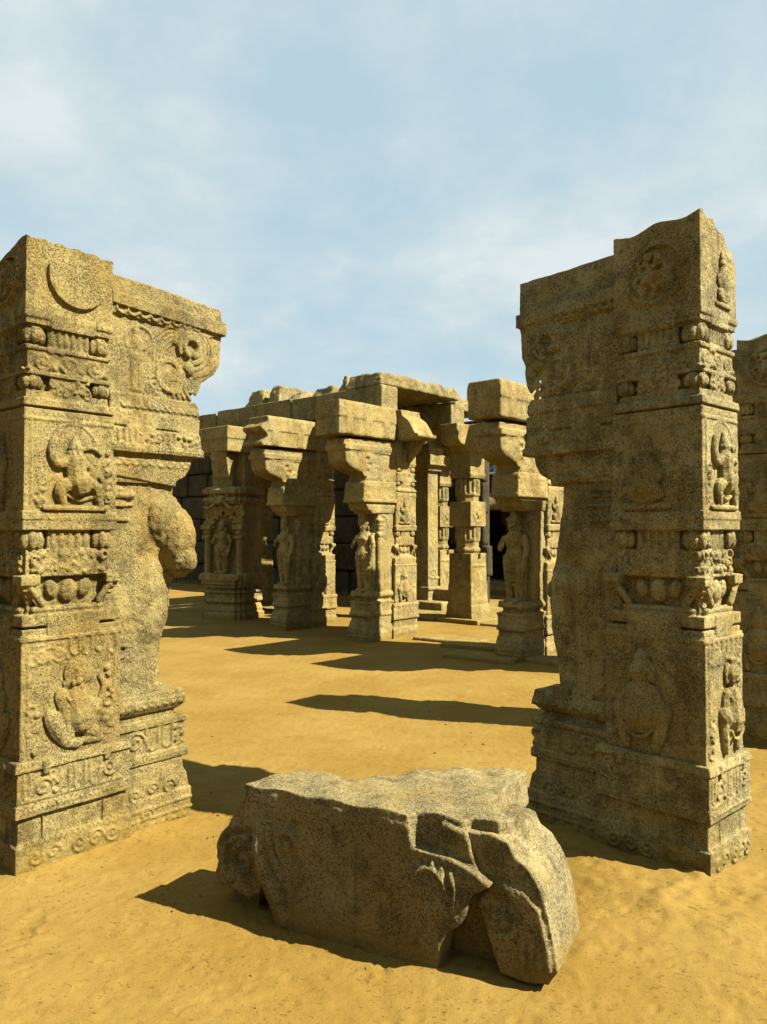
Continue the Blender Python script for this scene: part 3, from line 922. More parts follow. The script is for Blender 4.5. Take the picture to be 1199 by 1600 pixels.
def build_statue(root, sgn, mat, q, s0, b0, z0, H, seed):
    """a standing stone figure with tall crown, one arm bent, facing along +s"""
    s = Sculpt(sgn)
    u = H / 7.2                               # head height

    def P(a, f, z): return (s0 + .11 + f * u * 1.1, b0 + a * u * 1.22, z0 + z * u)
    def T(pts, rad, seg=10): s.sweep([P(*p) for p in pts], [r * u * 1.18 for r in rad], seg)
    T([(-.30, 0, .15), (-.34, .05, 1.5), (-.38, .10, 2.0), (-.36, .05, 3.2)], [.26, .34, .33, .48])
    T([(.34, .05, .15), (.36, .1, 1.5), (.38, .16, 2.0), (.36, .05, 3.2)], [.26, .34, .33, .48])
    T([(-.30, .25, .08), (-.34, .55, .06)], [.20, .17]); T([(.34, .3, .08), (.42, .6, .06)], [.20, .17])
    T([(0, 0, 3.1), (.02, .05, 3.6), (.03, .05, 4.2), (.0, .05, 4.8), (0, 0, 5.2)], [.72, .68, .50, .66, .50], 14)
    T([(0, .05, 5.2), (0, .1, 5.6)], [.24, .24])
    s.ell(P(0, .12, 5.92), (.38 * u, .34 * u, .50 * u), 14, 10)
    s.ell(P(0, .50, 5.88), (.12 * u, .08 * u, .14 * u), 8, 6)
    for a in (-.13, .13): s.ell(P(a, .42, 6.0), (.06 * u, .09 * u, .05 * u), 6, 5)
    s.ell(P(0, .44, 5.66), (.06 * u, .13 * u, .04 * u), 6, 5)
    for a in (-.42, .42): s.ell(P(a, .02, 5.85), (.14 * u, .10 * u, .26 * u), 8, 6)
    T([(0, .05, 6.3), (0, .0, 6.7), (0, -.05, 7.15)], [.36, .30, .14], 12)
    for z in (6.36, 6.58, 6.8): s.ell(P(0, .02, z), ((.46 - .12 * (z - 6.36)) * u, (.46 - .12 * (z - 6.36)) * u, .07 * u), 12, 5)
    # chest ornaments, belt, skirt folds
    for a in (-.3, .3): s.ell(P(a, .46, 4.85), (.26 * u, .28 * u, .27 * u), 10, 7)
    T([(-.5, .3, 5.15), (0, .62, 4.55), (.5, .3, 5.15)], [.07, .08, .07], 6)
    T([(-.62, .35, 3.55), (0, .72, 3.40), (.64, .35, 3.55)], [.10, .12, .10], 8)
    T([(0, .66, 3.4), (0, .58, 2.4), (0, .40, 1.3)], [.16, .13, .10], 8)
    for k in range(4): T([(-.62, .30, 3.1 - .42 * k), (0, .58, 2.75 - .42 * k), (.62, .30, 3.1 - .42 * k)], [.05, .06, .05], 6)
    T([(-.62, .1, 1.4), (0, .42, 1.25), (.62, .1, 1.4)], [.09, .09, .09], 8)
    # arms: one hangs down, one bent across with an object
    T([(.72, 0, 5.0), (.92, .05, 4.2), (.90, .22, 3.3), (.84, .30, 2.85)], [.23, .20, .16, .13])
    s.ell(P(.82, .34, 2.65), (.12 * u, .13 * u, .22 * u), 8, 6)
    for k in range(4): s.sweep([P(.74 + .05 * k, .40, 2.6), P(.75 + .05 * k, .38, 2.30 + .03 * abs(k - 1.5))], .035 * u, 6)
    T([(-.72, 0, 5.0), (-1.02, .15, 4.3), (-.78, .55, 4.1), (-.50, .78, 4.35)], [.23, .20, .16, .13])
    s.ell(P(-.42, .82, 4.45), (.13 * u, .15 * u, .17 * u), 8, 6)
    for k in range(4): s.sweep([P(-.50 + .06 * k, .90, 4.50), P(-.46 + .06 * k, .88, 4.72 - .03 * abs(k - 1.5))], .035 * u, 6)
    for a in (.92, -1.0): s.ell(P(a, .08, 4.45), (.24 * u, .24 * u, .07 * u), 8, 5)
    # back slab ties the figure to the shaft
    s.box(s0 - .03, s0 + .06, b0 - .75 * u, b0 + .75 * u, z0 - .01, z0 + 5.4 * u)
    s.box(s0 - .03, s0 + .19, b0 - .70 * u, b0 + .70 * u, z0 - .03, z0 + .03)
    s.build('statue', mat, root, q * .75, erode=(('fine', .003), ('small', .006)), smooth=1, seed=seed)


# ------------------------------------------------------------------ near piers
U = (0.667, 0.745)
V_ = (-0.745, 0.667)
RZ_EXT = math.atan2(-U[1], -U[0])


def left_top(co):
    m = co[:, 2] > 2.80
    f = np.clip((co[:, 2] - 2.80) / .20, 0, 1)
    co[:, 2] -= f * (0.105 + .008 * np.sin(co[:, 0] * 37) ** 2 + .012 * np.clip((co[:, 0] - .30) / .15, 0, 1) + .10 * np.clip((np.abs(co[:, 1]) - .05) / .35, 0, 1))
    return co


def right_top(co):
    f = np.clip((co[:, 2] - 2.72) / .30, 0, 1)
    a = np.clip(np.abs(co[:, 1]) / .42, 0, 1)
    co[:, 2] -= f * (0.01 + .03 * np.clip(co[:, 0] / .45, 0, 1) + .22 * a ** 2.2 + .012 * np.sin(co[:, 1] * 60 + co[:, 0] * 25))
    return co


build_pier('broken carved granite pier at left edge, sunlit face with crescent disc, dancer and crouching lion',
           'pillar', (-1.635, 3.478, 0), math.atan2(0.76816, 0.64026), -1, M_NEAR, 0.0047, 'carved granite piers of the courtyard',
           seed=1, face_main=('disc', 'dancer', 'lion'), face_end=('ring', 'standing', 'lion'), top_warp=left_top, reach=1.15)
near_right = build_pier('tall carved granite pier right of the fallen stone, broad face shaded, narrow face sunlit',
           'pillar', (1.430, 3.428, 0), math.atan2(0.73741, -0.67544), 1, M_PALE, 0.0047, 'carved granite piers of the courtyard',
           seed=4, face_main=('ring', 'seated', 'dwarf'), face_end=('seated', 'dancer', 'dwarf'), top_warp=right_top, D=0.39, reach=1.045, ztop=(2.93, 2.92), animal=False)
dup(near_right, 'shaded carved granite pier cut off by the right edge, behind the tall right pier', (2.99, 5.46, 0), math.atan2(.667, -.745))

# ------------------------------------------------------------------ courtyard piers with statues
proto = build_pier('sunlit carved pier with standing female statue under a scrolled bracket, centre of the courtyard row',
                   'pillar', (0.50, 11.50, 0), RZ_EXT, 1, M_FAR, 0.013, 'statue piers around the courtyard', statue=True, reach=1.27,
                   seed=7, rich=False, face_main=('seated', 'seated', 'standing'), face_end=('ring', 'seated', 'lion'), rough=False)
dup(proto, 'carved statue pier standing left of the central sunlit one, its statue half shaded', (-0.80, 12.85, 0), RZ_EXT)
dup(proto, 'carved statue pier in half shade just left of the tall right foreground pier', (2.37, 9.93, 0), RZ_EXT)
dup(proto, 'carved statue pier hidden behind the tall right foreground pier', (3.62, 8.80, 0), RZ_EXT)

# ------------------------------------------------------------------ fallen bracket stone in the foreground
def fallen_stone():
    root = thing('fallen_stone', 'broken carved bracket capital lying on the sand in the foreground between the two tall piers', 'stone block',
                 (-.399, 3.035, 0), math.atan2(-.4552, .8904))
    sg = -1                                   # b points towards the viewer side, local y away from it
    q = .0052
    er = (('fine', .004), ('small', .008), ('mid', .014))
    s = Sculpt(sg)
    def build_top(s):
        s.plan([(-.19, -.005), (.54, -.006), (.56, -.050), (.665, -.055), (.67, -.045), (.74, -.045), (.76, -.085), (.865, -.075), (.895, -.12), (.89, -.235), (.765, -.255), (.76, -.78),
                (.50, -.66), (.30, -.43), (.20, -.27), (.0, -.20), (-.17, -.15)][::-1], .36, .535, .99)
        s.box(.30, .74, -.70, -.30, .20, .50); s.box(.52, .74, -.72, -.45, -.03, .45)
    def rough(co):
        y = co[:, 1]
        co[:, 2] -= np.where(co[:, 2] > .47, .010 * np.sin(co[:, 0] * 14 + y * 9) ** 2 + .02 * np.clip((y - .35) / .4, 0, 1), 0)
        return co
    # body between the two scrolls
    s.prism([(-.10, .14), (-.06, .06), (-.01, -.03), (.652, -.03), (.672, .10), (.71, .17), (.75, .235), (.79, .295), (.855, .335), (.80, .372), (.70, .402), (.56, .415), (.545, .50), (-.15, .51)], -.36, -.004)
    s.prism([(.64, .36), (.82, .34), (.785, .40), (.755, .50), (.665, .515)], -.12, -.030)
    s.ell((.64, -.025, .26), (.13, .035, .13), 14, 10)
    # scroll of the near-left end: worn petals hanging over
    s.sweep([(-.110, -.022, .40), (-.105, -.004, .30), (-.075, -.002, .20), (-.02, -.004, .12), (.01, -.01, .03)], [.030, .034, .034, .030, .026], 8)
    s.sweep([(-.070, -.010, .400), (-.055, -.002, .30), (-.02, -.002, .22), (.02, -.006, .16)], [.018, .020, .018, .013], 8)
    s.sweep([(-.035, -.010, .39), (-.015, -.003, .31), (.015, -.003, .25)], [.014, .016, .013], 8)
    s.spiral(F_, (.015, .335), .055, 1.2, .010, -.002)
    s.sweep([(-.12, .405, -.012), (.02, .385, -.008)], .014, 8, 1, F_)
    s.spiral(F_, (.62, .300), .070, 1.2, .010, .006)
    for k in range(3):
        s.sweep([(.64 + .035 * k, .375 - .012 * k), (.655 + .035 * k, .30), (.645 + .038 * k, .21)], .010, 6, .8, F_, .004)
    for k in range(3):
        s.arc(F_, (.30 + .05 * k, .22), .14, 200, 320, .004, -.004, n=14)
    s.arc(F_, (.42, .10), .10, 210, 330, .004, -.004, n=14)
    build_top(s)
    s.build('body', M_BLOCK, root, q, er, 1, 21, warp=rough)
    s = Sculpt(sg)
    s.prism([(-.12, .50), (-.185, .47), (-.235, .435), (-.285, .36), (-.32, .27), (-.345, .19), (-.362, .125), (-.335, .085), (-.26, .075), (-.19, .06), (-.135, .085),
             (-.118, .16), (-.11, .25), (-.02, .30), (0, .50)], -.30, -.040)
    s.spiral(F_, (-.21, .21), .075, 1.5, .011, -.036)
    s.arc(F_, (-.21, .20), .105, 40, 230, .010, -.036); s.arc(F_, (-.20, .22), .135, 50, 190, .010, -.036)
    s.box(-.30, -.17, -.28, -.09, -.03, .09)
    s.build('scroll_end', M_BLOCK, root, q, er, 1, 22)
    s = Sculpt(sg)
    s.prism([(.70, .49), (.86, .495), (.925, .48), (.95, .435), (1.0, .41), (1.05, .345), (1.08, .26), (1.10, .17), (1.115, .08), (1.08, .03), (.96, .02), (.895, .03), (.862, .10), (.835, .18), (.805, .25), (.775, .31), (.70, .33)], -.385, -.050)
    s.box(.86, 1.06, -.36, -.10, -.03, .06); s.box(.66, .90, -.36, -.13, -.03, .36)
    s.spiral(F_, (.90, .205), .065, 1.3, .011, -.049, -1, R(60))
    for k in range(4):
        s.sweep([(.915 + .022 * k, .335 - .006 * k), (.965 + .024 * k, .27), (.985 + .028 * k, .17), (.98 + .034 * k, .085)], .015, 6, .9, F_, -.050)
    s.arc(F_, (.90, .235), .085, 20, 170, .010, -.049)
    def shorter(co):
        co[:, 0] = np.where(co[:, 0] > .7, .7 + (co[:, 0] - .7) * .90, co[:, 0])
        return co
    s.build('scroll_end', M_BLOCK, root, q, er, 1, 23, warp=shorter)


fallen_stone()

# ------------------------------------------------------------------ stones resting on the courtyard piers
ER_F = (('small', .006), ('mid', .012))


def capital_slab(label, loc, rz, s0, s1, D=.42, z0=2.865, z1=3.30, broken=0.0, seed=3):
    s = Sculpt(1)
    s.box(s0, s1, -D - .02, .02, z0, z0 + .25)
    s.box(s0 - .01, s1 + .015, -D - .035, .035, z0 + .24, z1, (.012, .012))
    s.box(s0, s1, -D - .012, .012, z1 - .02, z1 + .03)
    n = 3
    w = (s1 - s0) / n
    for k in range(n):
        a = s0 + w * (k + .5)
        s.fbox(F_, a - .06, a + .06, z0 + .02, z0 + .25, .0, .036)
    s.box(s1 - .2, s1 + .014, -D * .62, -D * .38, z0 + .02, z0 + .25)

    def wp(co):
        if broken:
            f = np.clip((co[:, 0] - (s1 - broken)) / broken, 0, 1)
            co[:, 2] -= f * .10 * np.clip((co[:, 2] - z0 - .15) / .3, 0, 1) * (1 + .5 * np.sin(co[:, 1] * 23))
            co[:, 0] -= f * .12 * np.sin(co[:, 2] * 13) ** 2
        return co
    ob = s.build('capital_slab', M_FAR, None, .015, ER_F, 1, seed, warp=wp)
    ob.location = loc; ob.rotation_euler = (0, 0, rz)
    return tag(ob, label, 'stone slab', 'slabs lying on the pier tops')


capital_slab('squared stone slab on the bracket of the central sunlit statue pier', (0.50, 11.50, 0), RZ_EXT, .50, 1.66, seed=31)
capital_slab('stone slab with chipped left end, on the pier left of the central one', (-.80, 12.85, 0), RZ_EXT, .02, 1.60, broken=.12, seed=32)
capital_slab('stone slab on the half shaded statue pier beside the tall right foreground pier', (2.37, 9.93, 0), RZ_EXT, .0, 1.57, z0=2.865, z1=3.28, seed=33)
capital_slab('stone slab hidden behind the tall right foreground pier', (3.62, 8.80, 0), RZ_EXT, .0, 1.55, seed=34)


def eave_fragment():
    root = thing('eave_fragment', 'curved broken eave stone resting on the central sunlit statue pier', 'stone fragment', (0.50, 11.50, 0), RZ_EXT)
    s = Sculpt(1)
    prof = [(-.40, 2.87), (.30, 2.87), (.395, 2.90), (.40, 2.945), (.33, 2.965), (.28, 3.05), (.20, 3.16), (.09, 3.235), (.07, 3.32), (-.16, 3.33), (-.18, 3.26), (-.40, 3.27)]
    n = len(prof)
    v = [(.02, b, z) for b, z in prof] + [(.45, b, z) for b, z in prof]
    s.add(v, [tuple(range(n)), tuple(range(2 * n - 1, n - 1, -1))] + [(i, i + n, (i + 1) % n + n, (i + 1) % n) for i in range(n)])
    s.box(.43, .475, -.20, -.02, 3.02, 3.20); s.box(.42, .49, -.28, -.02, 3.20, 3.24)
    s.build('eave_stone', M_FAR, root, .014, ER_F, 1, 41)
    s = Sculpt(1)
    s.sweep([(.20, .22, 2.86), (.20, .16, 2.76), (.20, .06, 2.66), (.20, .03, 2.60)], [.07, .06, .06, .04], 10)
    s.ell((.20, .30, 2.86), (.05, .05, .06))
    s.build('corbel', M_FAR, root, .012, ER_F, 1, 42)


eave_fragment()


# ------------------------------------------------------------------ pavilion of plain pillars, beams and roof slabs
def plain_pillar(label, loc, rz, scale=None, cap=True, seed=51):
    root = thing('block_pillar', label, 'pillar', loc, rz, 'plain block pillars of the pavilion')
    w = .25
    def done(s, n): return s.build(n, M_FAR, root, .015, ER_F, 1, seed)
    s = Sculpt(1)
    s.box(-w - .03, w + .03, -w - .03, w + .03, -.1, .27, (.015, .015)); s.box(-w - .005, w + .005, -w - .005, w + .005, .25, .31)
    done(s, 'plinth')
    s = Sculpt(1)
    s.box(-w, w, -w, w, .29, 1.06, (.022, .022))
    for a in (-1, 1):
        for b in (-1, 1):
            s.box(a * .145 - .085, a * .145 + .085, b * .145 - .085, b * .145 + .085, 1.02, 1.17)
    for fr in ((lambda a, h, z: np.stack([a, h + .24, z], -1)), (lambda a, h, z: np.stack([a, -h - .24, z], -1)),
               (lambda a, h, z: np.stack([h + .24, a, z], -1)), (lambda a, h, z: np.stack([-h - .24, a, z], -1))):
        s.limbs(fr, (-.13, .45, .26, .42), STANDING, -.005, .7)
        s.fbox(fr, -.22, .22, .34, .40, -.05, .014); s.fbox(fr, -.20, .20, .95, .975, -.06, .006)
    done(s, 'base_block')
    s = Sculpt(1)
    def octo(r, z0, z1):
        s.plan([(r * math.cos(R(22.5 + 45 * k)), r * math.sin(R(22.5 + 45 * k))) for k in range(8)], z0, z1)
    octo(.19, 1.05, 2.50); octo(.20, 1.05, 1.66); octo(.225, 1.20, 1.25); octo(.22, 1.38, 1.43)
    for k in range(16):
        s.sweep([(.205 * math.cos(k * math.pi / 8), .205 * math.sin(k * math.pi / 8), 1.44), (.205 * math.cos(k * math.pi / 8), .205 * math.sin(k * math.pi / 8), 1.62)], .022, 6)
    octo(.20, 2.03, 2.50); octo(.225, 2.16, 2.20)
    for k in range(16):
        s.sweep([(.205 * math.cos(k * math.pi / 8), .205 * math.sin(k * math.pi / 8), 2.22), (.205 * math.cos(k * math.pi / 8), .205 * math.sin(k * math.pi / 8), 2.42)], .022, 6)
    done(s, 'fluted_shaft')
    s = Sculpt(1); s.box(-.225, .225, -.225, .225, 1.63, 2.06)
    for fr in ((lambda a, h, z: np.stack([a, h + .22, z], -1)), (lambda a, h, z: np.stack([-h - .22, a, z], -1)), (lambda a, h, z: np.stack([h + .22, a, z], -1))):
        s.arc(fr, (0, 1.845), .14, 0, 360, .012, .004, n=22); s.foliage(fr, -.09, .09, 1.76, 1.93, .03, 8, seed, .004)
    done(s, 'middle_block')
    s = Sculpt(1); s.box(-.215, .215, -.215, .215, 2.46, 2.92); s.box(-.225, .225, -.225, .225, 2.50, 2.54)
    done(s, 'top_block')
    if cap:
        s = Sculpt(1)
        pr = [(-.20, 2.90), (.20, 2.90), (.28, 2.93), (.33, 3.00), (.50, 3.03), (.58, 3.10), (.56, 3.20), (.62, 3.26), (.62, 3.37), (-.62, 3.37), (-.62, 3.26), (-.56, 3.20), (-.58, 3.10), (-.50, 3.03), (-.33, 3.00), (-.28, 2.93)]
        s.prism(pr, -.22, .22)
        n = len(pr)
        v = [(-.19, b * .9, z - .004) for b, z in pr] + [(.19, b * .9, z - .004) for b, z in pr]
        s.add(v, [tuple(range(n)), tuple(range(2 * n - 1, n - 1, -1))] + [(i, i + n, (i + 1) % n + n, (i + 1) % n) for i in range(n)])
        for sx in (-1, 1):
            s.sweep([(sx * .57, -.20, 3.14), (sx * .57, .20, 3.14)], .07, 10); s.sweep([(sx * .36, -.225, 3.02), (sx * .36, .225, 3.02)], .045, 8)
        done(s, 'corbel_capital')
    if scale: root.scale = scale
    return root


RZ_V = math.atan2(V_[1], V_[0])


def at(o, x, y, z=0.0):                     # pavilion frame: x along V_ (left and away), y along U (right and away)
    return (o[0] + V_[0] * x + U[0] * y, o[1] + V_[1] * x + U[1] * y, z)


PO = (-.03, 11.75)
pp = plain_pillar('block pillar with fluted waist on the paving, right of the central statue pier', (1.46, 13.33, 0), RZ_V)
dup(pp, 'block pillar hidden behind the tall right foreground pier, nearest to it', (2.16, 6.12, 0), RZ_V, None, ('corbel_capital',))
dup(pp, 'slimmer block pillar behind and left of the sunlit block pillar', (1.12, 15.75, 0), RZ_V, (1, 1, 1.0))
dup(pp, 'block pillar hidden behind the central statue pier, carrying the long beam', at(PO, .25, .2), RZ_V)
dup(pp, 'block pillar in deep shade under the joint of the long beam', at(PO, 2.1, .2), RZ_V)
dup(pp, 'dark block pillar in the shade right of the niche pillar', (-2.70, 16.4, 0), RZ_V, (1.05, 1.05, 1.0))
dup(pp, 'block pillar under the far left end of the long beam', at(PO, 4.1, .2), RZ_V)
dup(pp, 'block pillar at the back of the pavilion under the left roof slabs', at(PO, 2.3, 3.4), RZ_V)
# tall slender post seen between the central pier and the block pillars
def slender():
    root = thing('slender_pillar', 'slender sunlit pillar with scroll carving just right of the central statue pier', 'pillar', (.86, 15.3, 0), RZ_V)
    s = Sculpt(1)
    s.box(-.24, .24, -.24, .24, -.1, .22, (.02, .02)); s.box(-.21, .21, -.21, .21, .2, .42, (.01, .01)); s.box(-.23, .23, -.23, .23, .40, .46)
    s.build('plinth', M_FAR, root, .015, ER_F, 1, 61)
    s = Sculpt(1); s.box(-.16, .16, -.16, .16, .45, 2.75)
    fr = lambda a, h, z: np.stack([-h - .16, a, z], -1)
    s.scroll_band(fr, -.13, .13, .6, .85, 1, .016)
    for k in range(8): s.spiral(fr, (0, .75 + .25 * k), .10, 1.3, .009, -.004, 1 if k % 2 else -1)
    s.build('shaft', M_FAR, root, .015, ER_F, 1, 62)
    s = Sculpt(1); s.box(-.22, .22, -.22, .22, 2.73, 2.85); s.box(-.30, .30, -.26, .26, 2.84, 3.05); s.box(-.26, .26, -.24, .24, 3.04, 3.20)
    s.build('capital', M_FAR, root, .015, ER_F, 1, 63)


slender()


def stone(name, label, cat, boxes, loc, rz, mat, voxel=.02, er=(('small', .006), ('mid', .018), ('large', .03)), seed=1, group=None, warp=None):
    s = Sculpt(1)
    for b in boxes: s.box(*b)
    ob = s.build(name, mat, None, voxel, er, 1, seed, warp=warp)
    ob.location = loc; ob.rotation_euler = (0, 0, rz)
    return tag(ob, label, cat, group)


# local x along V_, local y = -U (towards the court)
gb = 'roof beams of the pavilion'
stone('roof_beam', 'long roof beam with a sunlit square end above the central statue pier', 'beam', [(0, 2.08, -.38, 0, 3.40, 3.81)], (PO[0], PO[1], 0), RZ_V, M_ROOF, seed=71, group=gb)
stone('roof_beam', 'long shaded roof beam continuing left of the joint, above the left statue pier', 'beam', [(0, 2.08, -.38, 0, 3.40, 3.83)], at(PO, 2.105, 0), RZ_V, M_ROOF, seed=72, group=gb)
stone('roof_beam', 'short roof beam on the corbel of the sunlit block pillar', 'beam', [(0, 2.3, -.38, 0, 3.365, 3.79)], (1.17, 13.22, 0), RZ_V, M_ROOF, seed=73, group=gb)
stone('roof_beam', 'pale roof beam end beyond the left end of the long beam, behind the niche pillar', 'beam', [(0, 3.2, -.42, 0.0, 3.38, 3.80), (0, .42, -2.4, -.3, 3.40, 3.83)], at(PO, 4.24, .0), RZ_V, M_ROOF, seed=74, group=gb)
# roof slabs lie across the beams
gs = 'rough roof slabs of the pavilion'
def chip(k):
    def w(co):
        f = np.clip((co[:, 1] + .25) / .45, 0, 1)
        co[:, 2] -= f * np.clip((co[:, 2] - 3.80) / .2, 0, 1) * (.10 + .06 * np.sin(co[:, 0] * 7 + k))
        return co
    return w
slabs = [(.02, .62, .10, 4.02, 'thick roof slab with ragged sunlit edge spanning to the short beam'), (.66, 1.00, -.05, 4.10, 'lumpy roof slab end next to the thick sunlit slab'),
         (1.06, 1.32, -.20, 4.17, 'tall jagged roof slab end, second from the thick slab'), (1.42, 2.02, -.22, 4.04, 'low broken roof slab near the beam joint, right of it'),
         (2.16, 2.56, -.15, 4.02, 'jagged roof slab just left of the beam joint'), (2.66, 3.02, -.10, 4.18, 'pointed roof slab end above the left half of the long beam'),
         (3.06, 3.56, -.05, 4.15, 'rounded roof slab end near the far left of the long beam'), (3.70, 4.15, -.35, 4.00, 'low roof slab at the far left end of the roof')]
for i, (x0, x1, y1, zt, lb) in enumerate(slabs):
    stone('roof_slab', lb, 'roof slab', [(x0, x1, -2.05 if i == 0 else -3.9, y1 - .10, 3.825, zt, (.04, .06) if i == 0 else (.09, .12))], (PO[0], PO[1], 0), RZ_V, M_ROOF, .022,
          (('small', .014), ('mid', .07), ('large', .09)), 80 + i, gs, None if i == 0 else chip(i * 1.7))
# inner wall closing the hall, coloured dark to stand in for its deep shade
def inner_wall():
    root = thing('inner_wall', 'coursed stone wall at the back of the pavilion, shade put into its dark colour', 'wall', (PO[0], PO[1], 0), RZ_V)
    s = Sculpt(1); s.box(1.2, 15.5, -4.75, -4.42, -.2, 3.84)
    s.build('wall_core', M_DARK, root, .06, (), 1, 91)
    rw = random.Random(12)
    protos = []
    for k, l in enumerate((.95, 1.25, 1.6)):
        s = Sculpt(1); s.box(0, l - .03, -.22, 0, 0, .625, (.012, .012))
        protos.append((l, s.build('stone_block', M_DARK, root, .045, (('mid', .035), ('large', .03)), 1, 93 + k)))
    used = [False] * 3
    for c in range(6):
        x = 1.2 - rw.random() * .4
        while x < 15.2:
            k = rw.randrange(3); l, p0 = protos[k]
            o = p0 if not used[k] else p0.copy()
            if used[k]: COL.objects.link(o); o.parent = root
            used[k] = True
            o.location = (x, -4.21 + rw.uniform(-.025, .025), -.02 + .645 * c)
            x += l


inner_wall()
stone('floor_step', 'sunlit stone step in front of the dark wall between the left statue piers', 'step', [(1.0, 3.3, -3.7, -3.2, -.1, .42), (1.0, 3.5, -3.3, -2.8, -.1, .2)], (PO[0], PO[1], 0), RZ_V, M_FAR, .025, (('mid', .02),), 92)


# ------------------------------------------------------------------ niche pillar at the left
def niche_pillar():
    root = thing('niche_pillar', 'shaded pillar with a standing figure inside a lobed arch niche under a lion mask', 'pillar', (-2.72, 13.95, 0), R(-112))
    root.scale = (1.14, 1.14, 1.0)
    # local +x looks at the court; s across x, faces use custom frames
    def FX(a, h, z): return np.stack([h, a, z], -1)
    def done(s, n, v=.011): return s.build(n, M_FAR, root, v, (('fine', .003), ('small', .006)), 1, 64)
    s = Sculpt(1)
    def plus(r, z0, z1, k=.72, t=0):
        s.box(-r, r, -r * k, r * k, z0, z1, (t, t)); s.box(-r * k, r * k, -r, r, z0, z1, (t, t)); s.box(-r * .88, r * .88, -r * .88, r * .88, z0, z1, (t, t))
    plus(.40, -.1, .10); plus(.37, .08, .16); plus(.38, .15, .24, t=.02); plus(.34, .22, .30)
    plus(.38, .29, .34); plus(.37, .33, .47); plus(.40, .46, .50); plus(.33, .49, .56); plus(.38, .55, .62); plus(.41, .61, .67)
    done(s, 'pedestal', .013)
    s = Sculpt(1)
    plus(.42, .66, .80)
    for k in range(6): s.fbox(FX, -.36 + .13 * k, -.28 + .13 * k, .69, .78, .40, .432)
    s.box(-.30, .22, -.34, .34, .78, 2.05)
    for b in (-.29, .29):
        s.box(.20, .30, b - .055, b + .055, .79, 1.50); s.sweep([(.29, b, .80), (.29, b, 1.42)], .045, 8)
        s.box(.19, .35, b - .07, b + .07, 1.42, 1.47); s.ell((.27, b, 1.53), (.08, .08, .05)); s.box(.19, .36, b - .085, b + .085, 1.58, 1.66)
    n = 7                                   # lobed arch
    for i in range(n):
        q0 = math.pi * i / n; q1 = math.pi * (i + 1) / n
        c = (.20 * math.cos((q0 + q1) / 2), 1.62 + .21 * math.sin((q0 + q1) / 2) + (.05 if i == 3 else 0))
        s.arc(FX, c, .052, math.degrees((q0 + q1) / 2) - 100, math.degrees((q0 + q1) / 2) + 100, .025, .27, n=8)
    s.fbox(FX, -.34, -.21, 1.60, 2.05, .15, .275); s.fbox(FX, .21, .34, 1.60, 2.05, .15, .275); s.fbox(FX, -.34, .34, 1.90, 2.05, .15, .28)
    s.foliage(FX, -.33, .33, 1.88, 2.0, .03, 22, 3, .285); s.foliage(FX, -.35, -.24, 1.66, 1.9, .028, 9, 4, .28); s.foliage(FX, .24, .35, 1.66, 1.9, .028, 9, 5, .28)
    done(s, 'niche')
    s = Sculpt(1)                           # lion mask
    s.ell((.34, 0, 2.10), (.09, .12, .10)); s.ell((.41, 0, 2.06), (.05, .07, .045))
    for b in (-.06, .06): s.ell((.41, b, 2.14), (.03, .035, .03), 8, 6); s.ell((.34, b * 1.9, 2.19), (.04, .05, .05), 8, 6)
    s.sweep([(.38, -.10, 2.03), (.40, -.20, 1.95), (.37, -.30, 1.98)], .03, 6); s.sweep([(.38, .10, 2.03), (.40, .20, 1.95), (.37, .30, 1.98)], .03, 6)
    done(s, 'lion_mask', .009)
    s = Sculpt(1)
    plus(.36, 2.03, 2.09); plus(.39, 2.08, 2.15); plus(.34, 2.14, 2.22); plus(.40, 2.21, 2.30); plus(.36, 2.29, 2.34)
    s.box(-.30, .30, -.16, .16, 2.33, 2.96); s.box(-.16, .16, -.30, .30, 2.33, 2.96)
    s.prism([(.10, 2.36), (.22, 2.40), (.36, 2.50), (.40, 2.62), (.43, 2.80), (.43, 2.95), (.0, 2.95)], -.15, .15)
    s.prism([(-.10, 2.36), (-.22, 2.40), (-.36, 2.50), (-.40, 2.62), (-.43, 2.80), (-.43, 2.95), (.0, 2.95)], -.15, .15)
    done(s, 'capital', .013)
    build_statue(root, 1, M_FAR, .012, .20, 0.0, .81, .95, 65)


niche_pillar()
stone('capital_slab', 'small squared slab on top of the shaded niche pillar', 'stone slab', [(-.46, .46, -.42, .42, 2.945, 3.19), (-.48, .48, -.44, .44, 3.18, 3.40, (.015, .015))], (-2.72, 13.95, 0), RZ_EXT, M_FAR, .016, ER_F, 66)


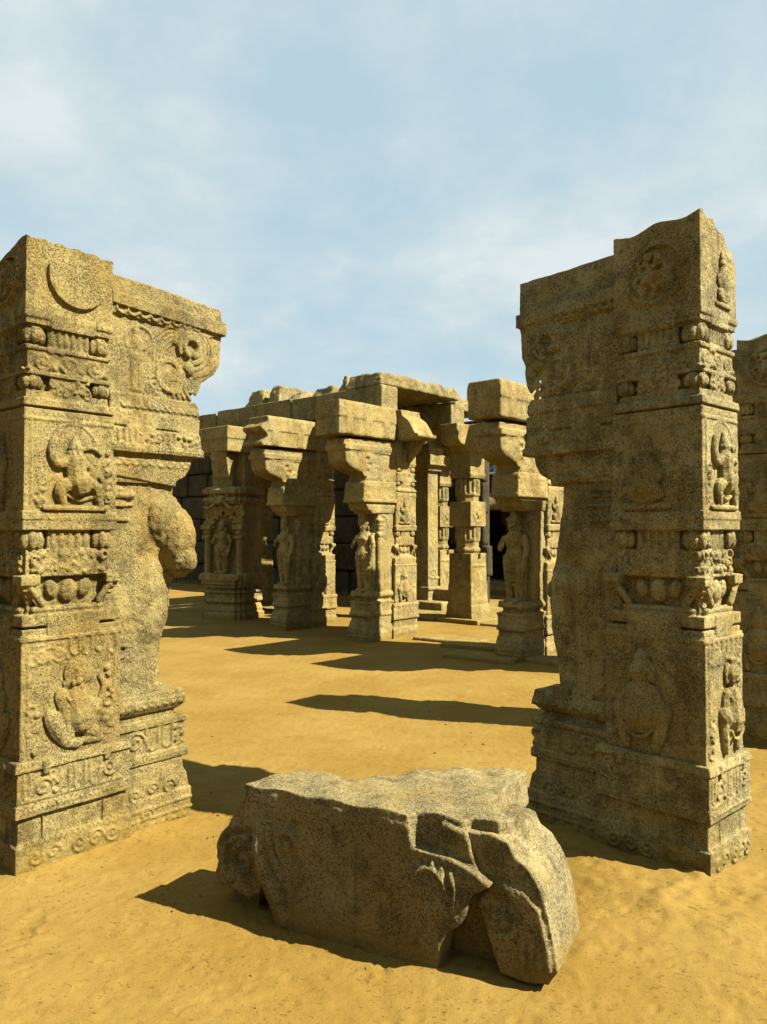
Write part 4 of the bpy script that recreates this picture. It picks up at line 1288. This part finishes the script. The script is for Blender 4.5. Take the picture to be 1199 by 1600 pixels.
# ------------------------------------------------------------------ perimeter gallery far behind
def gallery():
    GO = (2.98, 19.0)
    root = thing('pillared_gallery', 'long dark gallery with a rounded stone eave behind the courtyard', 'building', (GO[0], GO[1], 0), RZ_V)
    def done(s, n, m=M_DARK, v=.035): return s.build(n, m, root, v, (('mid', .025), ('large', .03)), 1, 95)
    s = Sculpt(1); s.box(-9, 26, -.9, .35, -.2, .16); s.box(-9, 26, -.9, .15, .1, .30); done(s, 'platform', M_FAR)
    s = Sculpt(1); s.box(-9, 26, -9.3, -.88, -.2, .27); done(s, 'hall_floor', v=.08)  # floor and back wall: hall shade put into the dark stone colour
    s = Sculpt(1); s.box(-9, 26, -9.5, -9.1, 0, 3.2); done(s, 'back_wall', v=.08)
    s = Sculpt(1)
    prof = [(-.55, 2.10), (.42, 2.06), (.48, 2.10), (.44, 2.22), (.34, 2.36), (.18, 2.46), (-.05, 2.52), (-.55, 2.52)]
    n = len(prof)
    v = [(-9, b, z) for b, z in prof] + [(26, b, z) for b, z in prof]
    s.add(v, [tuple(range(n)), tuple(range(2 * n - 1, n - 1, -1))] + [(i, i + n, (i + 1) % n + n, (i + 1) % n) for i in range(n)])
    done(s, 'eave', M_FAR)
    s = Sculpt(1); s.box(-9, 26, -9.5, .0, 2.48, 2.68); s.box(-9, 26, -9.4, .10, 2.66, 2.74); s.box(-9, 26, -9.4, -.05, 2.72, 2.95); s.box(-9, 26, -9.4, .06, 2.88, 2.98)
    done(s, 'entablature')
    for k in range(13):
        s = Sculpt(1); x = -7.5 + 2.5 * k
        s.box(x - .2, x + .2, -.62, -.22, .28, .6); s.box(x - .16, x + .16, -.58, -.26, .55, 1.8); s.box(x - .22, x + .22, -.64, -.2, 1.75, 2.1)
        done(s, 'gallery_pillar', v=.04)


gallery()


def shrine(label, loc, rz):
    root = thing('painted_shrine', label, 'shrine', loc, rz, 'painted plaster shrines on the gallery roof')
    def done(s, n, m): return s.build(n, m, root, .012, (('small', .006),), 1, 97)
    s = Sculpt(1); s.box(-.42, .42, -.5, .1, 0, .05); s.box(-.40, -.28, -.4, .06, .04, .42); s.box(.26, .40, -.4, .06, .04, .42); s.box(-.40, .40, -.45, -.25, .04, .42)
    s.box(-.44, .44, -.5, .12, .40, .46); done(s, 'frame', M_WHITE)
    s = Sculpt(1); s.box(-.29, .27, -.24, -.12, .05, .40); s.box(-.43, -.25, -.2, .14, .32, .39); done(s, 'niche_back', M_RED)
    s = Sculpt(1); s.sweep([(0, .0, .06), (.01, .0, .22)], [.09, .07], 8); s.ell((.01, 0, .31), (.05, .05, .06)); s.sweep([(-.08, .02, .2), (-.14, .04, .1)], .03, 6); s.sweep([(.09, .02, .2), (.14, .04, .12)], .03, 6)
    done(s, 'figure', M_BLUE)
    s = Sculpt(1); s.box(-.62, .62, -.7, .28, .46, .72, (.30, .25)); done(s, 'roof', M_ROOF)
    return root


sh = shrine('small painted shrine with blue figure on the gallery roof, beside the half shaded statue pier', (2.80, 19.05, 2.97), RZ_V)
dup(sh, 'small painted plaster shrine glimpsed just right of the central statue pier', (1.05, 20.6, 2.97), RZ_V)
# unseen wall added behind the camera to cut the sky light filling the shade
stone('unseen_wall', 'tall dark wall added out of view behind the camera to block fill light', 'wall', [(-16, 9, 0, .8, -.3, 5.4), (-16, 9, -.1, .9, 5.3, 5.6)],
      (-4.3, -4.9, 0), RZ_V, M_DARK, .12, (('large', .05),), 99)

stone('unseen_wall', 'long low enclosure wall running on from the left end of the far gallery', 'wall', [(26, 80, -1.2, -.3, -.3, 3.3), (26, 80, -1.3, -.2, 3.25, 3.5)],
      (2.98, 19.0, 0), RZ_V, M_DARK, .14, (('large', .06),), 98)

# ------------------------------------------------------------------ ground
def fade_noise(x, y, seed, f):
    rs = np.random.RandomState(seed)
    t = rs.rand(64, 64)
    xi = np.floor(x * f).astype(int); yi = np.floor(y * f).astype(int)
    u = x * f - xi; v = y * f - yi
    u = u * u * (3 - 2 * u); v = v * v * (3 - 2 * v)
    g = lambda a, b: t[a % 64, b % 64]
    return (g(xi, yi) * (1 - u) + g(xi + 1, yi) * u) * (1 - v) + (g(xi, yi + 1) * (1 - u) + g(xi + 1, yi + 1) * u) * v - .5


def grow(a, b, d, k):
    o = [a]
    while o[-1] < b:
        o.append(o[-1] + d); d *= k
    return o


def ground():
    xs = np.arange(-2.3, 2.3, .0135)
    xr = np.array(grow(2.3, 600, .016, 1.06))
    xs = np.concatenate([-xr[::-1], xs[1:], xr])
    yn = np.arange(1.9, 4.6, .0135)
    yf = np.array(grow(4.6, 900, .014, 1.012))[:430]
    yf = np.concatenate([yf, np.array(grow(yf[-1] + .5, 900, .6, 1.25))])
    yb = 1.9 - np.array(grow(.03, 300, .03, 1.3))[::-1]
    ys = np.concatenate([yb, yn, yf])
    X, Y = np.meshgrid(xs, ys, indexing='ij')
    Z = .024 * fade_noise(X, Y, 1, .8) + .010 * fade_noise(X, Y, 2, 2.3)
    near = np.clip(1 - (np.hypot(X, Y - 3) - 5) / 8, 0, 1)
    Z += near * (.003 * fade_noise(X, Y, 3, 6) + .003 * fade_noise(X + .3 * Y, Y, 4, 15) + .004 * fade_noise(X, Y, 5, 34))
    rs = np.random.RandomState(5)

    def dent(cx, cy, ang, l, w, d):
        i0, i1 = np.searchsorted(xs, [cx - l * 2, cx + l * 2]); j0, j1 = np.searchsorted(ys, [cy - l * 2, cy + l * 2])
        if i1 - i0 < 2 or j1 - j0 < 2: return
        x = X[i0:i1, j0:j1] - cx; y = Y[i0:i1, j0:j1] - cy
        a = (x * math.cos(ang) + y * math.sin(ang)) / l; b = (-x * math.sin(ang) + y * math.cos(ang)) / (w * (1 - .25 * np.clip(a, -1, 1)))
        r2 = a * a + b * b
        Z[i0:i1, j0:j1] += -d * np.exp(-r2 ** 2 * .9) + d * .65 * np.exp(-((np.sqrt(r2) - 1.30) / .28) ** 2)
    for k in range(150):                      # footprints
        cy = 1.9 + 6.5 * rs.rand() ** 1.7; cx = rs.uniform(-.62, .62) * cy
        dent(cx, cy, rs.uniform(0, 6.3), rs.uniform(.08, .14), rs.uniform(.035, .05), rs.uniform(.0015, .0045))
    for k in range(1700):                      # small pocks
        cy = 1.9 + 5.0 * rs.rand() ** 1.6; cx = rs.uniform(-.62, .62) * cy
        dent(cx, cy, rs.uniform(0, 6.3), rs.uniform(.010, .026), rs.uniform(.008, .013), rs.uniform(.003, .007))
    for k in range(130):                       # scuffs dragged by shoes
        cy = 1.95 + 2.6 * rs.rand() ** 1.3; cx = rs.uniform(-.6, .6) * cy
        a = rs.uniform(0, 6.3); c = rs.uniform(-2.5, 2.5); n = rs.randint(5, 12)
        x, y = cx, cy
        for q in range(n):
            dent(x, y, a, .026, .011, .0045)
            x += .024 * math.cos(a); y += .024 * math.sin(a); a += c * .09

    def bank(cx, cy, ax, x0, x1, y0, y1, h, r):   # sand drifted against the foot of a stone
        lx = (X - cx) * ax[0] + (Y - cy) * ax[1]; ly = -(X - cx) * ax[1] + (Y - cy) * ax[0]
        d = np.hypot(np.maximum(np.maximum(x0 - lx, lx - x1), 0), np.maximum(np.maximum(y0 - ly, ly - y1), 0))
        np.add(Z, h * np.exp(-d / r) * (.8 + 1.0 * fade_noise(X, Y, 8, 5) + .35 * fade_noise(X, Y, 9, 21)) * (d < 1.2), out=Z)
    bank(-1.635, 3.478, (.768 ** 0 * .640, .768), 0, .95, 0, .45, .030, .10)
    bank(1.430, 3.428, (-.675, .737), 0, 1.0, 0, .42, .035, .11)
    bank(-.399, 3.035, (.890, -.455), -.3, 1.08, 0, .35, .022, .08)
    bank(1.430, 3.428, (-.675, .737), -.25, .05, -.1, .45, .030, .16)
    nx, ny = X.shape
    V = np.stack([X.ravel(), Y.ravel(), Z.ravel()], -1)
    idx = np.arange(nx * ny).reshape(nx, ny)
    F = np.stack([idx[:-1, :-1].ravel(), idx[1:, :-1].ravel(), idx[1:, 1:].ravel(), idx[:-1, 1:].ravel()], -1)
    me = bpy.data.meshes.new('ground')
    me.vertices.add(len(V)); me.vertices.foreach_set('co', V.ravel())
    me.loops.add(F.size); me.loops.foreach_set('vertex_index', F.ravel().astype(np.int32))
    me.polygons.add(len(F)); me.polygons.foreach_set('loop_start', np.arange(0, F.size, 4, dtype=np.int32))
    me.polygons.foreach_set('loop_total', np.full(len(F), 4, np.int32))
    me.polygons.foreach_set('use_smooth', np.ones(len(F), bool))
    me.update(calc_edges=True)
    me.materials.append(M_SAND)
    o = bpy.data.objects.new('ground', me); COL.objects.link(o); o['kind'] = 'structure'
    return X, Y, Z


ground()

# paving slabs sunk in the sand
pav = thing('pavement', 'worn paving', 'paving', (1.9, 12.35, 0), RZ_V)
del pav['label'], pav['category']
pav['kind'] = 'structure'
rp = random.Random(4)
for r in range(4):
    x = -.9 + rp.uniform(-.3, .2)
    while x < 2.6:
        l = rp.uniform(.7, 1.25)
        s = Sculpt(1)
        s.box(x + .012, x + l - .012, -.82 * r - .80, -.82 * r, -.1, .055 + rp.uniform(-.012, .02), (.008, .008))
        s.build('paving_slab', M_FAR, pav, .02, (('small', .005), ('mid', .02)), 1, 100 + r * 7 + int(x * 3))
        x += l
for (cx, cy, a, l, w) in ((1.22, 9.42, -35, .95, .42), (1.98, 9.15, -40, .55, .40), (1.35, 10.3, -33, 1.1, .5), (.95, 10.9, -38, 1.0, .5), (-2.0, 15.0, -41, 1.6, .5)):
    s = Sculpt(1)
    s.box(-l / 2, l / 2, -w / 2, w / 2, -.1, .045, (.01, .01))
    ob = s.build('paving_slab', M_FAR, pav, .018, (('small', .006), ('mid', .025)), 1, int(cx * 50))
    ob.matrix_parent_inverse = pav.matrix_basis.inverted() if False else Matrix()
    L_ = Matrix.Rotation(-RZ_V, 4, 'Z') @ (Vector((cx, cy, 0)) - Vector((1.9, 12.35, 0)))
    ob.location = L_; ob.rotation_euler = (0, 0, R(a) - RZ_V)
# pebbles scattered in the sand
rp = random.Random(9)
s = Sculpt(1)
for (bx, by, ax, ay, ln) in ((-1.635, 3.478, .64, .768, .95), (1.43, 3.428, -.675, .737, 1.0), (1.43, 3.428, .737, .675, .45)):
    for k in range(26):
        t = rp.uniform(-.1, ln + .1); o = abs(rp.gauss(.02, .06)); r = rp.uniform(.003, .009)
        x = bx + ax * t + (ay if ax > 0 else -ay) * o * (1 if ax > 0 else 1); y = by + ay * t - abs(ax) * o
        s.ell((x, y, r * .5), (r * rp.uniform(.9, 1.6), r * rp.uniform(.8, 1.3), r * .8), 6, 4)
for k in range(160):
    y = 2.0 + 5 * rp.random() ** 1.5; x = rp.uniform(-.6, .6) * y; r = rp.uniform(.002, .006) * (1 + .5 * (y > 4))
    s.ell((x, y, r * .2), (r * rp.uniform(.8, 1.5), r * rp.uniform(.8, 1.4), r * .8), 6, 4)
pb = s.build('pebbles', M_ROOF, None, .01, (), 0, 0, remesh=False)
pb['kind'] = 'stuff'; pb['label'] = 'tiny dark pebbles and chips scattered over the sand'
